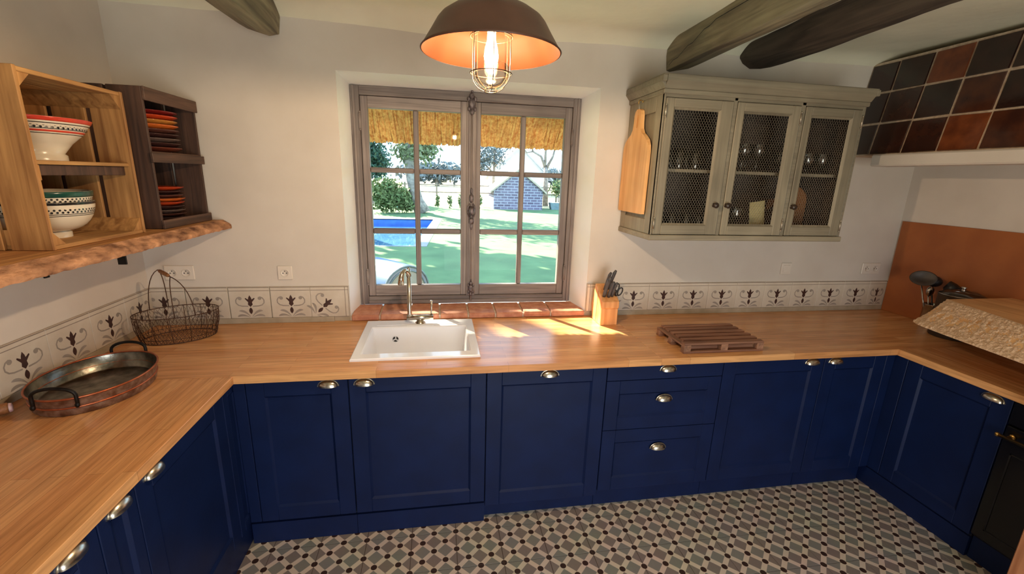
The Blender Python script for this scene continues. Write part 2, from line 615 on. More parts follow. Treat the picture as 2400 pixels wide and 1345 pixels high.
    def build(s, name, mats, parent=None, base=None, local=False, bevel=0):
        """world-space vertices; a top-level mesh gets its origin at base, a part that of its thing"""
        if parent is not None:
            off = Vector((0, 0, 0)) if local else ORIG[parent.name]
        else:
            off = Vector(base) if base else Vector((0, 0, 0))
        o = bpy.data.objects.new(name, s.mesh(name, mats, off))
        COL.objects.link(o)
        if parent is not None:
            o.parent = parent
            ORIG[o.name] = off
        else:
            o.location = off
            ORIG[o.name] = off
        if bevel:
            md = o.modifiers.new('bevel', 'BEVEL')
            md.width = bevel
            md.segments = 2
            md.limit_method = 'ANGLE'
        return o


def fixn(o):
    bm = bmesh.new()
    bm.from_mesh(o.data)
    bmesh.ops.recalc_face_normals(bm, faces=bm.faces)
    bm.to_mesh(o.data)
    bm.free()
    return o


def copy_part(o, parent, loc=None, rot=None):
    c = o.copy()
    COL.objects.link(c)
    c.parent = parent
    if loc is not None:
        c.location = loc
    if rot is not None:
        c.rotation_euler = rot
    return c


def bez(p0, p1, p2, p3, n=10):
    out = []
    for i in range(n + 1):
        t = i / n
        out.append(tuple((1 - t) ** 3 * a + 3 * t * (1 - t) ** 2 * b_ + 3 * t * t * (1 - t) * c + t ** 3 * d for a, b_, c, d in zip(p0, p1, p2, p3)))
    return out

# ================================================================ the room
ZC = 0.91
XL, XR = -1.544, 3.362
REAR = -3.95
CEIL = 2.60

# ---- floor
m = MB()
m.box(XL - .2, XR + .2, REAR - .2, 0.4, -0.12, -0.003)
floor = m.build('floor', 'floor_grout')
props(floor, 'kitchen floor of patterned cement tiles with dark dots', 'floor', kind='structure')
m = MB()
g = 0.0013
m.cbox(g, T - g, g, T - g, -0.0029, 0, 0.0006)
tile_me = m.mesh('floor_tile', 'cement_tile')
for j in range(-14, 1):
    for i in range(-5, 12):
        o = bpy.data.objects.new('floor_tile', tile_me)
        o.parent = floor
        o.location = (TX0 + i * T, TY0 + j * T, 0)
        COL.objects.link(o)

# ---- walls
def rect_ring(m, y, o, i, flip=False):
    (ox0, ox1, oz0, oz1), (ix0, ix1, iz0, iz1) = o, i
    vs = [(ox0, y, oz0), (ox1, y, oz0), (ox1, y, oz1), (ox0, y, oz1), (ix0, y, iz0), (ix1, y, iz0), (ix1, y, iz1), (ix0, y, iz1)]
    fs = [(k, (k + 1) % 4, 4 + (k + 1) % 4, 4 + k) for k in range(4)]
    m.add(vs, [f[::-1] for f in fs] if flip else fs)


OUT = (XL - .2, XR + .2, -0.12, CEIL + .25)
L0 = (-0.473, 1.021, 0.905, 2.319)
L1 = (-0.441, 0.967, 0.93, 2.287)
m = MB()
rect_ring(m, 0.0, OUT, L0)
rect_ring(m, 0.42, OUT, L1, True)
a, b_ = OUT[0], OUT[1]
m.add([(a, 0, OUT[2]), (b_, 0, OUT[2]), (b_, .42, OUT[2]), (a, .42, OUT[2]), (a, 0, OUT[3]), (b_, 0, OUT[3]), (b_, .42, OUT[3]), (a, .42, OUT[3])],
      [(0, 3, 2, 1), (4, 5, 6, 7), (0, 4, 7, 3), (1, 2, 6, 5)])
m.cur = 1
def rect_sleeve(m, y0, r0, y1, r1):
    def c(y, r):
        return [(r[0], y, r[2]), (r[1], y, r[2]), (r[1], y, r[3]), (r[0], y, r[3])]
    m.add(c(y0, r0) + c(y1, r1), [(k, (k + 1) % 4, 4 + (k + 1) % 4, 4 + k) for k in range(4)])
rect_sleeve(m, 0.0, L0, 0.2, L1)
rect_sleeve(m, 0.2, L1, 0.42, L1)
wall_back = fixn(m.build('wall_back', ['plaster', 'reveal_plaster']))
props(wall_back, 'cream plaster wall pierced by the garden window', 'wall', kind='structure')
m = MB(); m.box(XL - .2, XL, REAR, 0, -0.12, CEIL + .25)
props(m.build('wall_left', 'plaster'), 'cream plaster wall behind the shelf with crates', 'wall', kind='structure')
m = MB(); m.box(XR, XR + .2, REAR, 0, -0.12, CEIL + .25)
props(m.build('wall_right', 'plaster'), 'shadowed plaster wall behind the cooking area', 'wall', kind='structure')
m = MB()
m.box(XL - .2, 0.12, REAR - .2, REAR, -0.12, CEIL + .25)
m.box(1.38, XR + .2, REAR - .2, REAR, -0.12, CEIL + .25)
m.box(0.12, 1.38, REAR - .2, REAR, 1.85, CEIL + .25)
props(m.build('wall_rear', 'plaster'), 'plaster wall behind the camera with a wide door opening', 'wall', kind='structure')

# ---- ceiling: uneven lime plaster rolled down onto the window wall
m = MB(); m.smooth = True
nx, ny = 60, 64
vs, fs = [], []
from mathutils import noise as mnoise
for j in range(ny + 1):
    t = j / ny
    y = REAR * t ** 1.6
    for i in range(nx + 1):
        x = XL - .1 + (XR - XL + .2) * i / nx
        d = max(0.0, 0.14 + y) / 0.14
        z = CEIL - 0.045 * d ** 2 - 0.012 * mnoise.noise(Vector((x * 1.6, y * 1.6, 3))) - 0.004 * mnoise.noise(Vector((x * 6, y * 6, 1)))
        z -= 0.03 * math.exp(-((x - 0.2) / 0.5) ** 2) * d
        vs.append((x, y, z))
for j in range(ny):
    for i in range(nx):
        k = j * (nx + 1) + i
        fs.append((k, k + nx + 1, k + nx + 2, k + 1))
m.add(vs, fs)
m.smooth = False
m.box(XL - .1, XR + .1, REAR, 0, CEIL + .1, CEIL + .2)
ceil = fixn(m.build('ceiling', 'ceiling_plaster'))
props(ceil, 'uneven whitewashed plaster ceiling between old beams', 'ceiling', kind='structure')

# ---- old ceiling beams
def beam(name, path, sect, mt, label, seed, amp=0.01):
    """path: list of (x, y, ztop); sect: list of (dx, dz) outline"""
    m = MB(); m.smooth = True
    rnd = random.Random(seed)
    n = len(sect)
    vs, fs = [], []
    for k, (x, y, z, sc) in enumerate(path):
        for i, (dx, dz) in enumerate(sect):
            w = mnoise.noise(Vector((seed * 7 + i * 1.7, y * 3, 0))) * amp
            w2 = mnoise.noise(Vector((seed * 3 + i * 2.3, y * 3, 9))) * amp
            vs.append((x + dx * sc + w, y, z + dz * sc + w2))
    for k in range(len(path) - 1):
        for i in range(n):
            j = (i + 1) % n
            fs.append([k * n + i, k * n + j, (k + 1) * n + j, (k + 1) * n + i])
    fs.append(list(range(n)))
    fs.append([(len(path) - 1) * n + i for i in range(n)])
    m.add(vs, fs)
    o = fixn(m.build(name, mt, base=(path[0][0], path[0][1], path[0][2] - .1)))
    props(o, label, 'beam')
    md = o.modifiers.new('edge', 'EDGE_SPLIT')
    md.split_angle = math.radians(35)
    return o


def ys(n, y0, y1):
    return [y0 + (y1 - y0) * (i / (n - 1)) for i in range(n)]


p = [(-0.70 - 0.11 - 0.02 * abs(y), y, CEIL + .02, 1.0 if y < -.25 else 0.72 + 0.28 * (abs(y) / .25) ** .6) for y in ys(40, -0.003, -3.94)]
beam('ceiling_beam', p, [(-.12, 0), (-.125, -.07), (-.09, -.13), (0.0, -.195), (.07, -.21), (.105, -.2), (.115, -.1), (.105, 0)], 'beam_wood',
     'grey hewn ceiling beam with pointed end left of the window', 1, 0.012)
p = [(1.49 - 0.03 * abs(y), y, CEIL + .02, 1.0) for y in ys(40, -0.003, -3.94)]
beam('ceiling_beam', p, [(-.075, 0), (-.078, -.1), (-.07, -.18), (-.05, -.186), (.07, -.16), (.10, -.13), (.11, 0)], 'beam_wood',
     'square grey ceiling beam ending just above the left of the wall cabinet', 2, 0.006)
bm1 = [o for o in bpy.data.objects if o.name.startswith('ceiling_beam')][-1]
m = MB()
cpts = [(-.06 - .05 * k + .0, 2.455 + .012 * k + .006 * math.sin(k * 2.1)) for k in range(22)]
for (ya, za), (yb, zb) in zip(cpts, cpts[1:]):
    zb = min(zb, 2.56); za = min(za, 2.56)
    xa, xb = 1.49 + .03 * ya - .0865, 1.49 + .03 * yb - .0865
    m.add([(xa, ya, za - .0018), (xb, yb, zb - .0022), (xb, yb, zb + .0022), (xa, ya, za + .0018)], [(0, 1, 2, 3)])
m.build('drying_crack', 'black_hole', bm1)
p = [(1.985 - 0.06 * abs(y), y, CEIL + .02, 1.0 if y < -.12 else 0.86 + .14 * abs(y) / .12) for y in ys(40, -0.003, -3.94)]
beam('ceiling_beam', p, [(-.105, 0), (-.11, -.09), (-.085, -.13), (-.02, -.155), (.05, -.15), (.10, -.11), (.115, -.05), (.115, 0)], 'beam_dark',
     'darker rounded ceiling beam nearest the tiled cooker hood', 3, 0.012)

# ---- window
win = empty('window_1', (0.263, 0.22, 0.95), 'taupe painted wooden casement window with small panes', 'window', kind='structure')
m = MB()
FX0, FX1, FZ0, FZ1 = -0.441, 0.967, 0.955, 2.287
IX0, IX1, IZ0, IZ1 = -0.39, 0.917, 1.008, 2.234
m.cbox(FX0, IX0, .19, .26, FZ0, FZ1); m.cbox(IX1, FX1, .19, .26, FZ0, FZ1)
m.cur = 1
m.cbox(IX0, IX1, .19, .26, IZ1, FZ1); m.cbox(IX0, IX1, .19, .26, FZ0, IZ0)
m.cbox(IX0, IX1, .175, .192, FZ0 + .004, FZ0 + .03)
m.build('window_frame', ['window_paint', 'window_paint_x'], win)
# moulded inner beads of the fixed frame
m = MB()
m.cbox(FX0 + .012, FX0 + .026, .183, .19, FZ0, FZ1); m.cbox(FX1 - .026, FX1 - .012, .183, .19, FZ0, FZ1)
m.build('frame_bead', 'window_paint', win)


def sash(x0, x1, s0, s1, bar0, bar1, name='casement'):
    """x0..x1 outer, s0/s1 inner edges of stiles, bar = vertical glazing bar"""
    g = 0.002
    z0, z1, r0, r1 = IZ0 + g, IZ1 - g, 1.080, 2.166
    m = MB()
    m.cbox(x0 + g, s0, .200, .245, z0, z1); m.cbox(s1, x1 - g, .200, .245, z0, z1)
    m.cur = 1
    m.cbox(s0, s1, .200, .245, r1, z1); m.cbox(s0, s1, .200, .245, z0, r0)
    s = m.build(name, ['window_paint', 'window_paint_x'], win)
    m = MB()
    m.cbox(bar0, bar1, .206, .238, r0, r1, .006)
    m.build('glazing_bar', 'window_paint', s)
    for (h0, h1) in ((1.418, 1.452), (1.795, 1.826)):
        m = MB()
        m.cbox(s0, bar0, .206, .238, h0, h1, .006); m.cbox(bar1, s1, .206, .238, h0, h1, .006)
        m.build('glazing_bar', 'window_paint_x', s)
    for (c0, c1) in ((s0, bar0), (bar1, s1)):
        for (h0, h1) in ((r0, 1.418), (1.452, 1.795), (1.826, r1)):
            m = MB()
            m.box(c0 + .001, c1 - .001, .221, .224, h0 + .001, h1 - .001)
            m.build('pane', 'pane_glass', s)
            m = MB()
            m.box(c0, c0 + .004, .212, .222, h0, h1); m.box(c1 - .004, c1, .212, .222, h0, h1)
            m.box(c0, c1, .212, .222, h0, h0 + .004); m.box(c0, c1, .212, .222, h1 - .004, h1)
    return s


sash(IX0, 0.268, -0.346, 0.206, -0.084, -0.051)
sash(0.268, IX1, 0.330, 0.871, 0.585, 0.617)
m = MB()
m.cbox(.240, .302, .188, .201, IZ0, IZ1, .006)
m.cbox(.252, .290, .181, .190, IZ0, IZ1, .006)
m.build('meeting_strip', 'window_paint', win)
# cremone bolt with cast ornaments
bolt = MB(); bolt.smooth = True
bolt.tube([(.272, .174, 0.975), (.272, .174, 2.262)], .0065, 8)
bo = bolt.build('cremone_rod', 'window_paint', win)
for zc_, sc in ((2.215, 1.0), (1.06, .8)):
    m = MB(); m.smooth = True
    m.ball((.272, .170, zc_), .022 * sc, .014, .034 * sc)
    m.ball((.272, .168, zc_ + .045 * sc), .015 * sc, .012, .018 * sc)
    m.ball((.272, .168, zc_ - .045 * sc), .014 * sc, .012, .020 * sc)
    for s_ in (-1, 1):
        m.ball((.272 + s_ * .020 * sc, .172, zc_ + .028 * sc), .010 * sc, .008, .014 * sc)
        m.ball((.272 + s_ * .018 * sc, .172, zc_ - .028 * sc), .010 * sc, .008, .014 * sc)
    m.ball((.272, .170, zc_ + .07 * sc), .008 * sc)
    m.build('cast_ornament', 'iron_old', win)
m = MB(); m.smooth = True
m.ball((.272, .168, 1.575), .022, .014, .030); m.ball((.272, .168, 1.655), .015, .012, .028); m.ball((.272, .168, 1.70), .009, .009, .020)
m.ball((.272, .168, 1.51), .018, .012, .022); m.ball((.272, .168, 1.475), .010, .010, .022)
for s_ in (-1, 1):
    m.tube([(.272 + s_ * .008, .165, 1.62), (.272 + s_ * .022, .163, 1.60), (.272 + s_ * .024, .163, 1.57), (.272 + s_ * .012, .165, 1.535)], .006, 6)
m.tube([(.272, .166, 1.575), (.272, .130, 1.575)], .007, 8)
m.ball((.272, .122, 1.575), .016, .013, .024)
m.build('cremone_handle', 'iron_old', win)
for hx, zs in ((IX0, (2.09, 1.14)), (IX1, (2.05, 1.16))):
    for z in zs:
        m = MB(); m.smooth = True
        m.tube([(hx, .186, z - .045), (hx, .186, z + .045)], .008, 8)
        m.ball((hx, .186, z + .05), .006); m.ball((hx, .186, z - .05), .006)
        m.build('hinge', 'window_paint', win)

# ---- terracotta sill
sill = MB()
sill.prism([(-.004, .912), (.19, .912), (.19, .945), (-.004, .936)], 'x', -.473, 1.02)
sill = sill.build('trim_1', 'mortar')
props(sill, 'terracotta tiled window sill behind the sink', 'window sill', kind='structure')
sx = [-0.47, -0.30, -0.12, 0.065, 0.245, 0.42, 0.60, 0.785, 1.018]
for k in range(8):
    a, b_ = sx[k] + .006, sx[k + 1] - .006
    dz = random.uniform(-.002, .003)
    m = MB()
    m.prism([(-.016 + random.uniform(-.003, .003), .913), (-.018, .938 + dz), (-.008, .947 + dz), (.186, .957 + dz), (.186, .93), (.0, .913)], 'x', a, b_)
    fixn(m.build('sill_tile', 'terracotta', sill, bevel=.003))

# ---- tiled splashback
TW = 0.2195
TZ0, TZ1 = 0.943, 1.130


def flat(m, pts, y):
    m.add([(p[0], y, p[1]) for p in pts], [list(range(len(pts)))])


def stroke(m, pts, w, y, ws=None):
    P = [Vector(p) for p in pts]
    n = len(P)
    L_, R_ = [], []
    for i in range(n):
        t = (P[min(i + 1, n - 1)] - P[max(i - 1, 0)]).normalized()
        nn = Vector((-t.y, t.x))
        ww = w * (ws[i] if ws else 1) / 2
        L_.append(P[i] + nn * ww)
        R_.append(P[i] - nn * ww)
    m.add([(p.x, y, p.y) for p in L_ + R_], [(i, i + 1, n + i + 1, n + i) for i in range(n - 1)])


def motif(m, tf, y):
    def t(pts):
        return [tf(p) for p in pts]
    half = [(0.0, .066), (.013, .080), (.0105, .095), (.027, .116), (.0235, .121), (.0095, .111), (.0075, .122), (0.0, .137)]
    m.cur = 1
    flat(m, t(half + [(-x, z) for x, z in half[-2:0:-1]]), y)
    bud = [(.010 * math.sin(PI * k / 8) ** .8 if 0 < k < 8 else 0, .022 + .041 * k / 8) for k in range(9)]
    flat(m, t(bud + [(-x, z) for x, z in bud[-2:0:-1]]), y)
    m.cur = 2
    for s in (-1, 1):
        pth = [(-.012, .070), (-.045, .0715), (-.063, .077), (-.075, .090), (-.076, .106), (-.068, .120), (-.056, .126), (-.046, .121)]
        sm = []
        for i in range(len(pth) - 1):
            sm += [pth[i], ((pth[i][0] + pth[i + 1][0]) / 2, (pth[i][1] + pth[i + 1][1]) / 2)]
        sm.append(pth[-1])
        stroke(m, t([(s * x, z) for x, z in sm]), .0065, y)
        flat(m, t([(s * (-.053) + .0105 * math.cos(2 * PI * k / 10), .1175 + .0105 * math.sin(2 * PI * k / 10)) for k in range(10)]), y - .0001)
        for p0, p1, p2, p3 in (((.005, .006), (.02, .030), (.04, .047), (.064, .042)), ((.010, .004), (.03, .016), (.055, .022), (.074, .008))):
            pts = [q for q in bez(p0 + (0,), p1 + (0,), p2 + (0,), p3 + (0,), 8)]
            stroke(m, t([(s * q[0], q[1]) for q in pts]), .013, y, [.15, .3, .5, .75, .95, 1.05, 1.0, .8, .2])
    m.cur = 0


def tile_mesh(kind, w=TW, end=0):
    m = MB()
    m.cur = 0
    m.cbox(.0007, w - .0007, -.010, 0, 0, TZ1 - TZ0, .0012)
    h = TZ1 - TZ0
    y = -.0103
    m.cur = 3
    flat(m, [(.001, h - .0045), (w - .001, h - .0045), (w - .001, h - .0008), (.001, h - .0008)], y)
    flat(m, [(.001, h - .023), (w - .001, h - .023), (w - .001, h - .020), (.001, h - .020)], y)
    if end:
        xs = ((w - .005, w - .002), (w - .024, w - .021)) if end > 0 else ((.002, .005), (.021, .024))
        for a, b_ in xs:
            flat(m, [(a, .001), (b_, .001), (b_, h - .002), (a, h - .002)], y - .0001)
    if kind == 'plain':
        motif(m, lambda p: (w / 2 + p[0] * w / TW, p[1] + .002), y)
    else:
        s = 1 if kind == 'diag_r' else -1
        c = math.cos(PI / 4)
        bx = .022 if s > 0 else w - .022

        def tf(p):
            x, z = p[0], p[1]
            return (bx + s * (x * c + z * c), .012 + (-x * c + z * c) * 1.0)
        motif(m, tf, y)
    me = m.mesh('splash_tile', ['tile_cream', 'print_brown', 'print_grey', 'print_line'])
    return me


plain = tile_mesh('plain')


def put_tile(parent, me, loc, rz=0):
    o = bpy.data.objects.new('tile', me)
    o.parent = parent
    o.location = loc
    o.rotation_euler = (0, 0, rz)
    COL.objects.link(o)


m = MB(); m.box(XL, -0.473, -.003, 0, ZC + .001, TZ1)
m.box(XL + .012, -0.565, -.016, 0, ZC + .001, .9425)
t2 = m.build('trim_2', 'batten')
props(t2, 'floral tile splashback between the corner basket and the window', 'splashback', kind='structure')
for k in range(4):
    put_tile(t2, plain, (-0.692 - TW * (k + 1) - 0.004 * k, -.003, TZ0))
put_tile(t2, tile_mesh('diag_r', -0.474 + 0.692, end=1), (-0.692, -.003, TZ0))
m = MB(); m.box(1.021, XR, -.003, 0, ZC + .001, TZ1)
m.box(1.25, XR, -.016, 0, ZC + .001, .9425)
t3 = m.build('trim_3', 'batten')
props(t3, 'floral tile splashback running from knife block to copper panel', 'splashback', kind='structure')
wR = 0.2185
plainR = tile_mesh('plain', wR)
put_tile(t3, tile_mesh('diag_l', 1.243 - 1.022, end=-1), (1.022, -.003, TZ0))
for k in range(9):
    put_tile(t3, plainR, (1.243 + wR * k, -.003, TZ0))
put_tile(t3, tile_mesh('plain', XR - 1.243 - wR * 9 - .002), (1.243 + wR * 9, -.003, TZ0))
m = MB(); m.box(XL, XL + .003, -2.4, -.012, ZC + .001, TZ1)
m.box(XL, XL + .014, -2.4, -.018, ZC + .001, .9425)
t4 = m.build('trim_4', 'batten')
props(t4, 'floral tile splashback along the left wall under the shelf', 'splashback', kind='structure')
pL = tile_mesh('plain', 0.2335)
put_tile(t4, tile_mesh('plain', 0.2150), (XL + .003, -.229, TZ0), PI / 2)
for k in range(1, 10):
    put_tile(t4, pL, (XL + .003, -.229 - .2335 * k, TZ0), PI / 2)

# ================================================================ worktops
WT0, WT1 = 0.873, 0.91
YF = -0.742
XLC, XRC = -0.833, 2.642
m = MB()
# back run with the sink cut-out
HX0, HX1, HY0, HY1 = -0.345, 0.245, -0.612, -0.085
xs = [XL + .001, HX0, HX1, 1.1895]
m.box(xs[0], xs[1], YF, 0 - .001, WT0, WT1)
m.box(xs[2], xs[3], YF, 0 - .001, WT0, WT1)
m.box(HX0, HX1, YF, HY0, WT0, WT1)
m.box(HX0, HX1, HY1, -.001, WT0, WT1)
o = m.build('worktop', 'oak_x', base=(0, -.37, WT0))
props(o, 'oak worktop under the window holding the white sink', 'worktop')
m = MB(); m.cbox(1.1905, XR - .001, YF, -.001, WT0, WT1, .0015)
props(m.build('worktop', 'oak_x', base=(2.2, -.37, WT0)), 'oak worktop under the wall cabinet carrying the small pallet', 'worktop')
m = MB(); m.cbox(XL + .001, XLC, -3.2, YF - .0008, WT0, WT1, .0015)
props(m.build('worktop', 'oak_y', base=(-1.2, -2, WT0)), 'oak worktop along the left wall under the oval tray', 'worktop')
m = MB(); m.cbox(XRC, XR - .001, -2.6, YF - .0008, WT0, WT1, .0015)
props(m.build('worktop', 'oak_y', base=(3, -1.6, WT0)), 'oak worktop along the right wall above the oven', 'worktop')

# ================================================================ base cabinets
def cup_pull():
    m = MB(); m.smooth = True
    a, b_, c = .043, .026, .030
    nu, nv = 18, 7
    for (k, fl) in ((1.0, False), (.93, True)):
        vs, fs = [], []
        for j in range(nv + 1):
            v = PI / 2 * j / nv
            for i in range(nu + 1):
                u = PI * i / nu
                su = max(math.sin(u), 0) ** .8
                vs.append((a * k * math.cos(u), -b_ * k * su * math.sin(v), c * k * su * math.cos(v) - .012))
        for j in range(nv):
            for i in range(nu):
                q = j * (nu + 1) + i
                f = (q, q + 1, q + nu + 2, q + nu + 1)
                fs.append(f[::-1] if fl else f)
        m.add(vs, fs)
    # raised back flange
    pts = [(.048 * math.cos(PI * i / 18), .035 * math.sin(PI * i / 18) - .013) for i in range(19)]
    m.smooth = False
    m.prism([(p[0], p[1]) for p in pts], 'y', -.0025, 0)
    return m.mesh('handle', 'cup_nickel')


PULL = cup_pull()


def pull(parent, loc, rz):
    o = bpy.data.objects.new('handle', PULL)
    COL.objects.link(o)
    o.parent = parent
    o.location = Vector(loc) - ORIG[parent.name]
    o.rotation_euler = (0, 0, rz)
    o['label'] = 'nickel cup handle'
    return o


def shaker(m, w, z0, z1, fr=.075, th=.02, rec=.009):
    """door front in local coords: x 0..w, face at y=0 facing -y, thickness into +y"""
    fr = min(fr, w * .29)
    if z1 - z0 < .2 or w < .14:
        m.cbox(0, w, 0, th, z0, z1, .002)
        return
    m.cbox(0, fr, 0, th, z0, z1, .002); m.cbox(w - fr, w, 0, th, z0, z1, .002)
    m.cbox(fr, w - fr, 0, th, z1 - fr, z1, .002); m.cbox(fr, w - fr, 0, th, z0, z0 + fr, .002)
    m.box(fr, w - fr, rec, th, z0 + fr, z1 - fr)
    # bead
    b_ = .009
    m.prism([(fr, 0), (fr + b_, rec), (fr, rec)], 'z', z0 + fr, z1 - fr)
    m.prism([(w - fr, 0), (w - fr, rec), (w - fr - b_, rec)], 'z', z0 + fr, z1 - fr)
    m.prism([(0, z0 + fr), (rec, z0 + fr), (rec, z0 + fr + b_)], 'x', fr, w - fr)
    m.prism([(0, z1 - fr), (rec, z1 - fr - b_), (rec, z1 - fr)], 'x', fr, w - fr)


def unit(origin, rz, w, depth, fronts, label, plinth=0.0, top=.872, bottom=.125, body='navy', group=None, name='base_cabinet'):
    """origin: front-left foot of the unit seen from the front; fronts: list of (part, x0, x1, z0, z1, [handle (x, z)])"""
    X = Matrix.Translation(origin) @ Matrix.Rotation(rz, 4, 'Z')
    c = empty(name, X @ Vector((w / 2, depth / 2, 0)), label, 'cabinet', group)
    g = .0006
    m = MB(); m.xf = X
    m.box(g, .018, .021, depth, bottom - .01, top); m.box(w - .018, w - g, .021, depth, bottom - .01, top)
    m.box(.018, w - .018, .021, depth, bottom - .01, bottom + .008); m.box(.018, w - .018, depth - .01, depth, bottom + .008, top)
    m.box(.018, w - .018, .021, .06, top - .02, top)
    m.build('carcass', 'navy_dark', c)
    m = MB(); m.xf = X
    m.box(g, w - g, .012 + plinth, .04 + plinth, 0.001, bottom - .012)
    m.build('plinth', 'navy', c)
    for part, x0, x1, z0, z1, h in fronts:
        m = MB()
        m.xf = X @ Matrix.Translation((x0 + .0015, 0, 0))
        shaker(m, x1 - x0 - .003, z0, z1)
        d = fixn(m.build(part, body, c))
        if h:
            pull(d, X @ Vector((h[0], 0, h[1])), rz)
    return c


YD = -0.722          # face of the doors on the back run
DEP = .70
def back_unit(x0, x1, fronts, label, plinth=0.0):
    return unit(Vector((x0, YD, 0)), 0, x1 - x0, DEP, [(p, a - x0, b_ - x0, c, d, (h[0] - x0, h[1]) if h else None) for p, a, b_, c, d, h in fronts], label, plinth)


ZD0, ZD1 = .128, .868
back_unit(-0.852, -0.360, [('filler', -.852, -.80, ZD0, ZD1, None), ('door', -.80, -.361, ZD0, ZD1, (-.447, .846))], 'navy cabinet in the left corner, left of the sink', -.005)
back_unit(-0.359, 0.286, [('door', -.359, .286, ZD0, ZD1, (-.288, .846))], 'navy cabinet with one wide door under the sink', -.005)
back_unit(0.287, 0.908, [('door', .287, .908, .10, ZD1, (.604, .848))], 'navy fronted dishwasher to the right of the sink, lone centred handle', .035)
back_unit(0.909, 1.566, [('drawer', .909, 1.566, .788, ZD1, (1.243, .848)), ('drawer', .909, 1.566, .500, .785, (1.241, .678)), ('drawer', .909, 1.566, ZD0, .497, (1.239, .385))],
          'navy cabinet with three drawers beneath the small pallet', .035)
back_unit(1.567, 2.190, [('door', 1.567, 2.19, ZD0, ZD1, (2.111, .848))], 'navy cabinet right of the drawers, handle at its right edge', .035)
back_unit(2.191, 2.661, [('door', 2.191, 2.60, ZD0, ZD1, (2.262, .848)), ('filler', 2.60, 2.661, ZD0, ZD1, None)], 'navy cabinet in the right corner, handle at its left edge', .035)

XD = -0.853          # left run faces +x
def left_unit(y_far, y_near, fronts, label):
    # seen from the front (looking -x), left is near (-y)
    w = y_far - y_near
    return unit(Vector((XD, y_near, 0)), PI / 2, w, .68, fronts, label)


w1 = 1.374 - .66
left_unit(-.66, -1.374, [('door', 0, .5615, ZD0, ZD1, (.088, .849)), ('filler', .5615, w1, ZD0, ZD1, None)], 'navy left-run cabinet closest to the corner')
left_unit(-1.375, -1.526, [('door', 0, .151, ZD0, ZD1, (.08, .849))], 'narrow navy pull-out between two left-run cabinets')
left_unit(-1.527, -2.12, [('door', 0, .593, ZD0, ZD1, (.505, .849))], 'navy left-run cabinet at the bottom left of the picture')
left_unit(-2.121, -2.72, [('door', 0, .599, ZD0, ZD1, (.5, .849))], 'navy left-run cabinet outside the picture beside the camera')

def right_unit(y_far, y_near, fronts, label):
    w = y_far - y_near
    return unit(Vector((2.662, y_far, 0)), -PI / 2, w, .68, fronts, label, .0)


right_unit(-.66, -1.262, [('filler', 0, .1325, ZD0, ZD1, None), ('door', .1325, .601, ZD0, ZD1, (.529, .846))], 'navy cabinet between the right corner and the oven')
# oven
ov = empty('oven', (2.98, -1.57, 0), 'black built-in oven with brass rail under the right worktop', 'oven')
m = MB(); m.box(2.685, 3.33, -1.868, -1.265, .13, .872); m.build('body', 'oven_black', ov)
m = MB(); m.box(2.69, 2.72, -1.868, -1.265, .001, .125); m.build('plinth', 'navy', ov)
m = MB(); m.cbox(2.655, 2.684, -1.866, -1.267, .755, .868, .004); m.build('control_panel', 'oven_black', ov)
dr = MB(); dr.cbox(2.655, 2.684, -1.866, -1.267, .150, .748, .004)
dr = dr.build('oven_door', 'oven_black', ov)
m = MB()
for (y0, y1, z0, z1) in ((-1.82, -1.31, .62, .626), (-1.82, -1.31, .20, .206), (-1.316, -1.31, .20, .626), (-1.82, -1.814, .20, .626)):
    m.box(2.6525, 2.656, y0, y1, z0, z1)
m.build('glass_edge', 'black_hole', dr)
m = MB(); m.smooth = True
m.tube([(2.612, -1.275, .705), (2.612, -1.86, .705)], .009, 12)
for y in (-1.30, -1.83):
    m.tube([(2.656, y, .705), (2.612, y, .705)], .007, 10)
    m.ball((2.65, y, .705), .008, .014, .014)
m.ball((2.612, -1.27, .705), .011); m.ball((2.612, -1.865, .705), .011)
m.build('rail_handle', 'brass', dr)
for y in (-1.36, -1.47, -1.66, -1.77):
    m = MB(); m.smooth = True
    m.xf = Matrix.Translation((2.655, y, .81)) @ Matrix.Rotation(-PI / 2, 4, 'Y')
    m.lathe([(.022, 0), (.022, .006), (.017, .01), (.015, .024), (.001, .026)], 16)
    m.build('knob', 'brass', ov)
right_unit(-1.87, -2.46, [('door', 0, .59, ZD0, ZD1, (.08, .846))], 'navy cabinet on the near side of the oven')
# hob on the worktop above the oven
hb = empty('hob', (3.0, -1.57, ZC), 'black hob on the right worktop under the hood', 'hob')
m = MB(); m.cbox(2.76, 3.24, -1.86, -1.28, ZC + .0005, ZC + .012, .003); m.build('glass_plate', 'oven_black', hb)
for (x, y, r) in ((2.88, -1.43, .08), (2.88, -1.71, .07), (3.11, -1.43, .07), (3.11, -1.71, .09)):
    m = MB(); m.smooth = True
    m.tube([(x + r * math.cos(2 * PI * k / 24), y + r * math.sin(2 * PI * k / 24), ZC + .013) for k in range(24)], .002, 5, closed=True)
    m.build('cooking_zone', 'steel', hb)

# ================================================================ sink and tap
sk = empty('sink', (-0.05, -.345, ZC), 'white ceramic inset sink below the window', 'sink')
m = MB()
ro = (-0.366, 0.264, -0.634, -0.058)
ri = (-0.318, 0.214, -0.570, -0.182)
rz_ = ZC + .014


def ringz(m, z, o, i):
    vs = [(o[0], o[2], z), (o[1], o[2], z), (o[1], o[3], z), (o[0], o[3], z), (i[0], i[2], z), (i[1], i[2], z), (i[1], i[3], z), (i[0], i[3], z)]
    m.add(vs, [(k, (k + 1) % 4, 4 + (k + 1) % 4, 4 + k) for k in range(4)])


def slv(m, z0, a, z1, b_):
    vs = [(r[i], r[j], z) for z, r in ((z0, a), (z1, b_)) for i, j in ((0, 2), (1, 2), (1, 3), (0, 3))]
    m.add(vs, [(k, (k + 1) % 4, 4 + (k + 1) % 4, 4 + k) for k in range(4)])


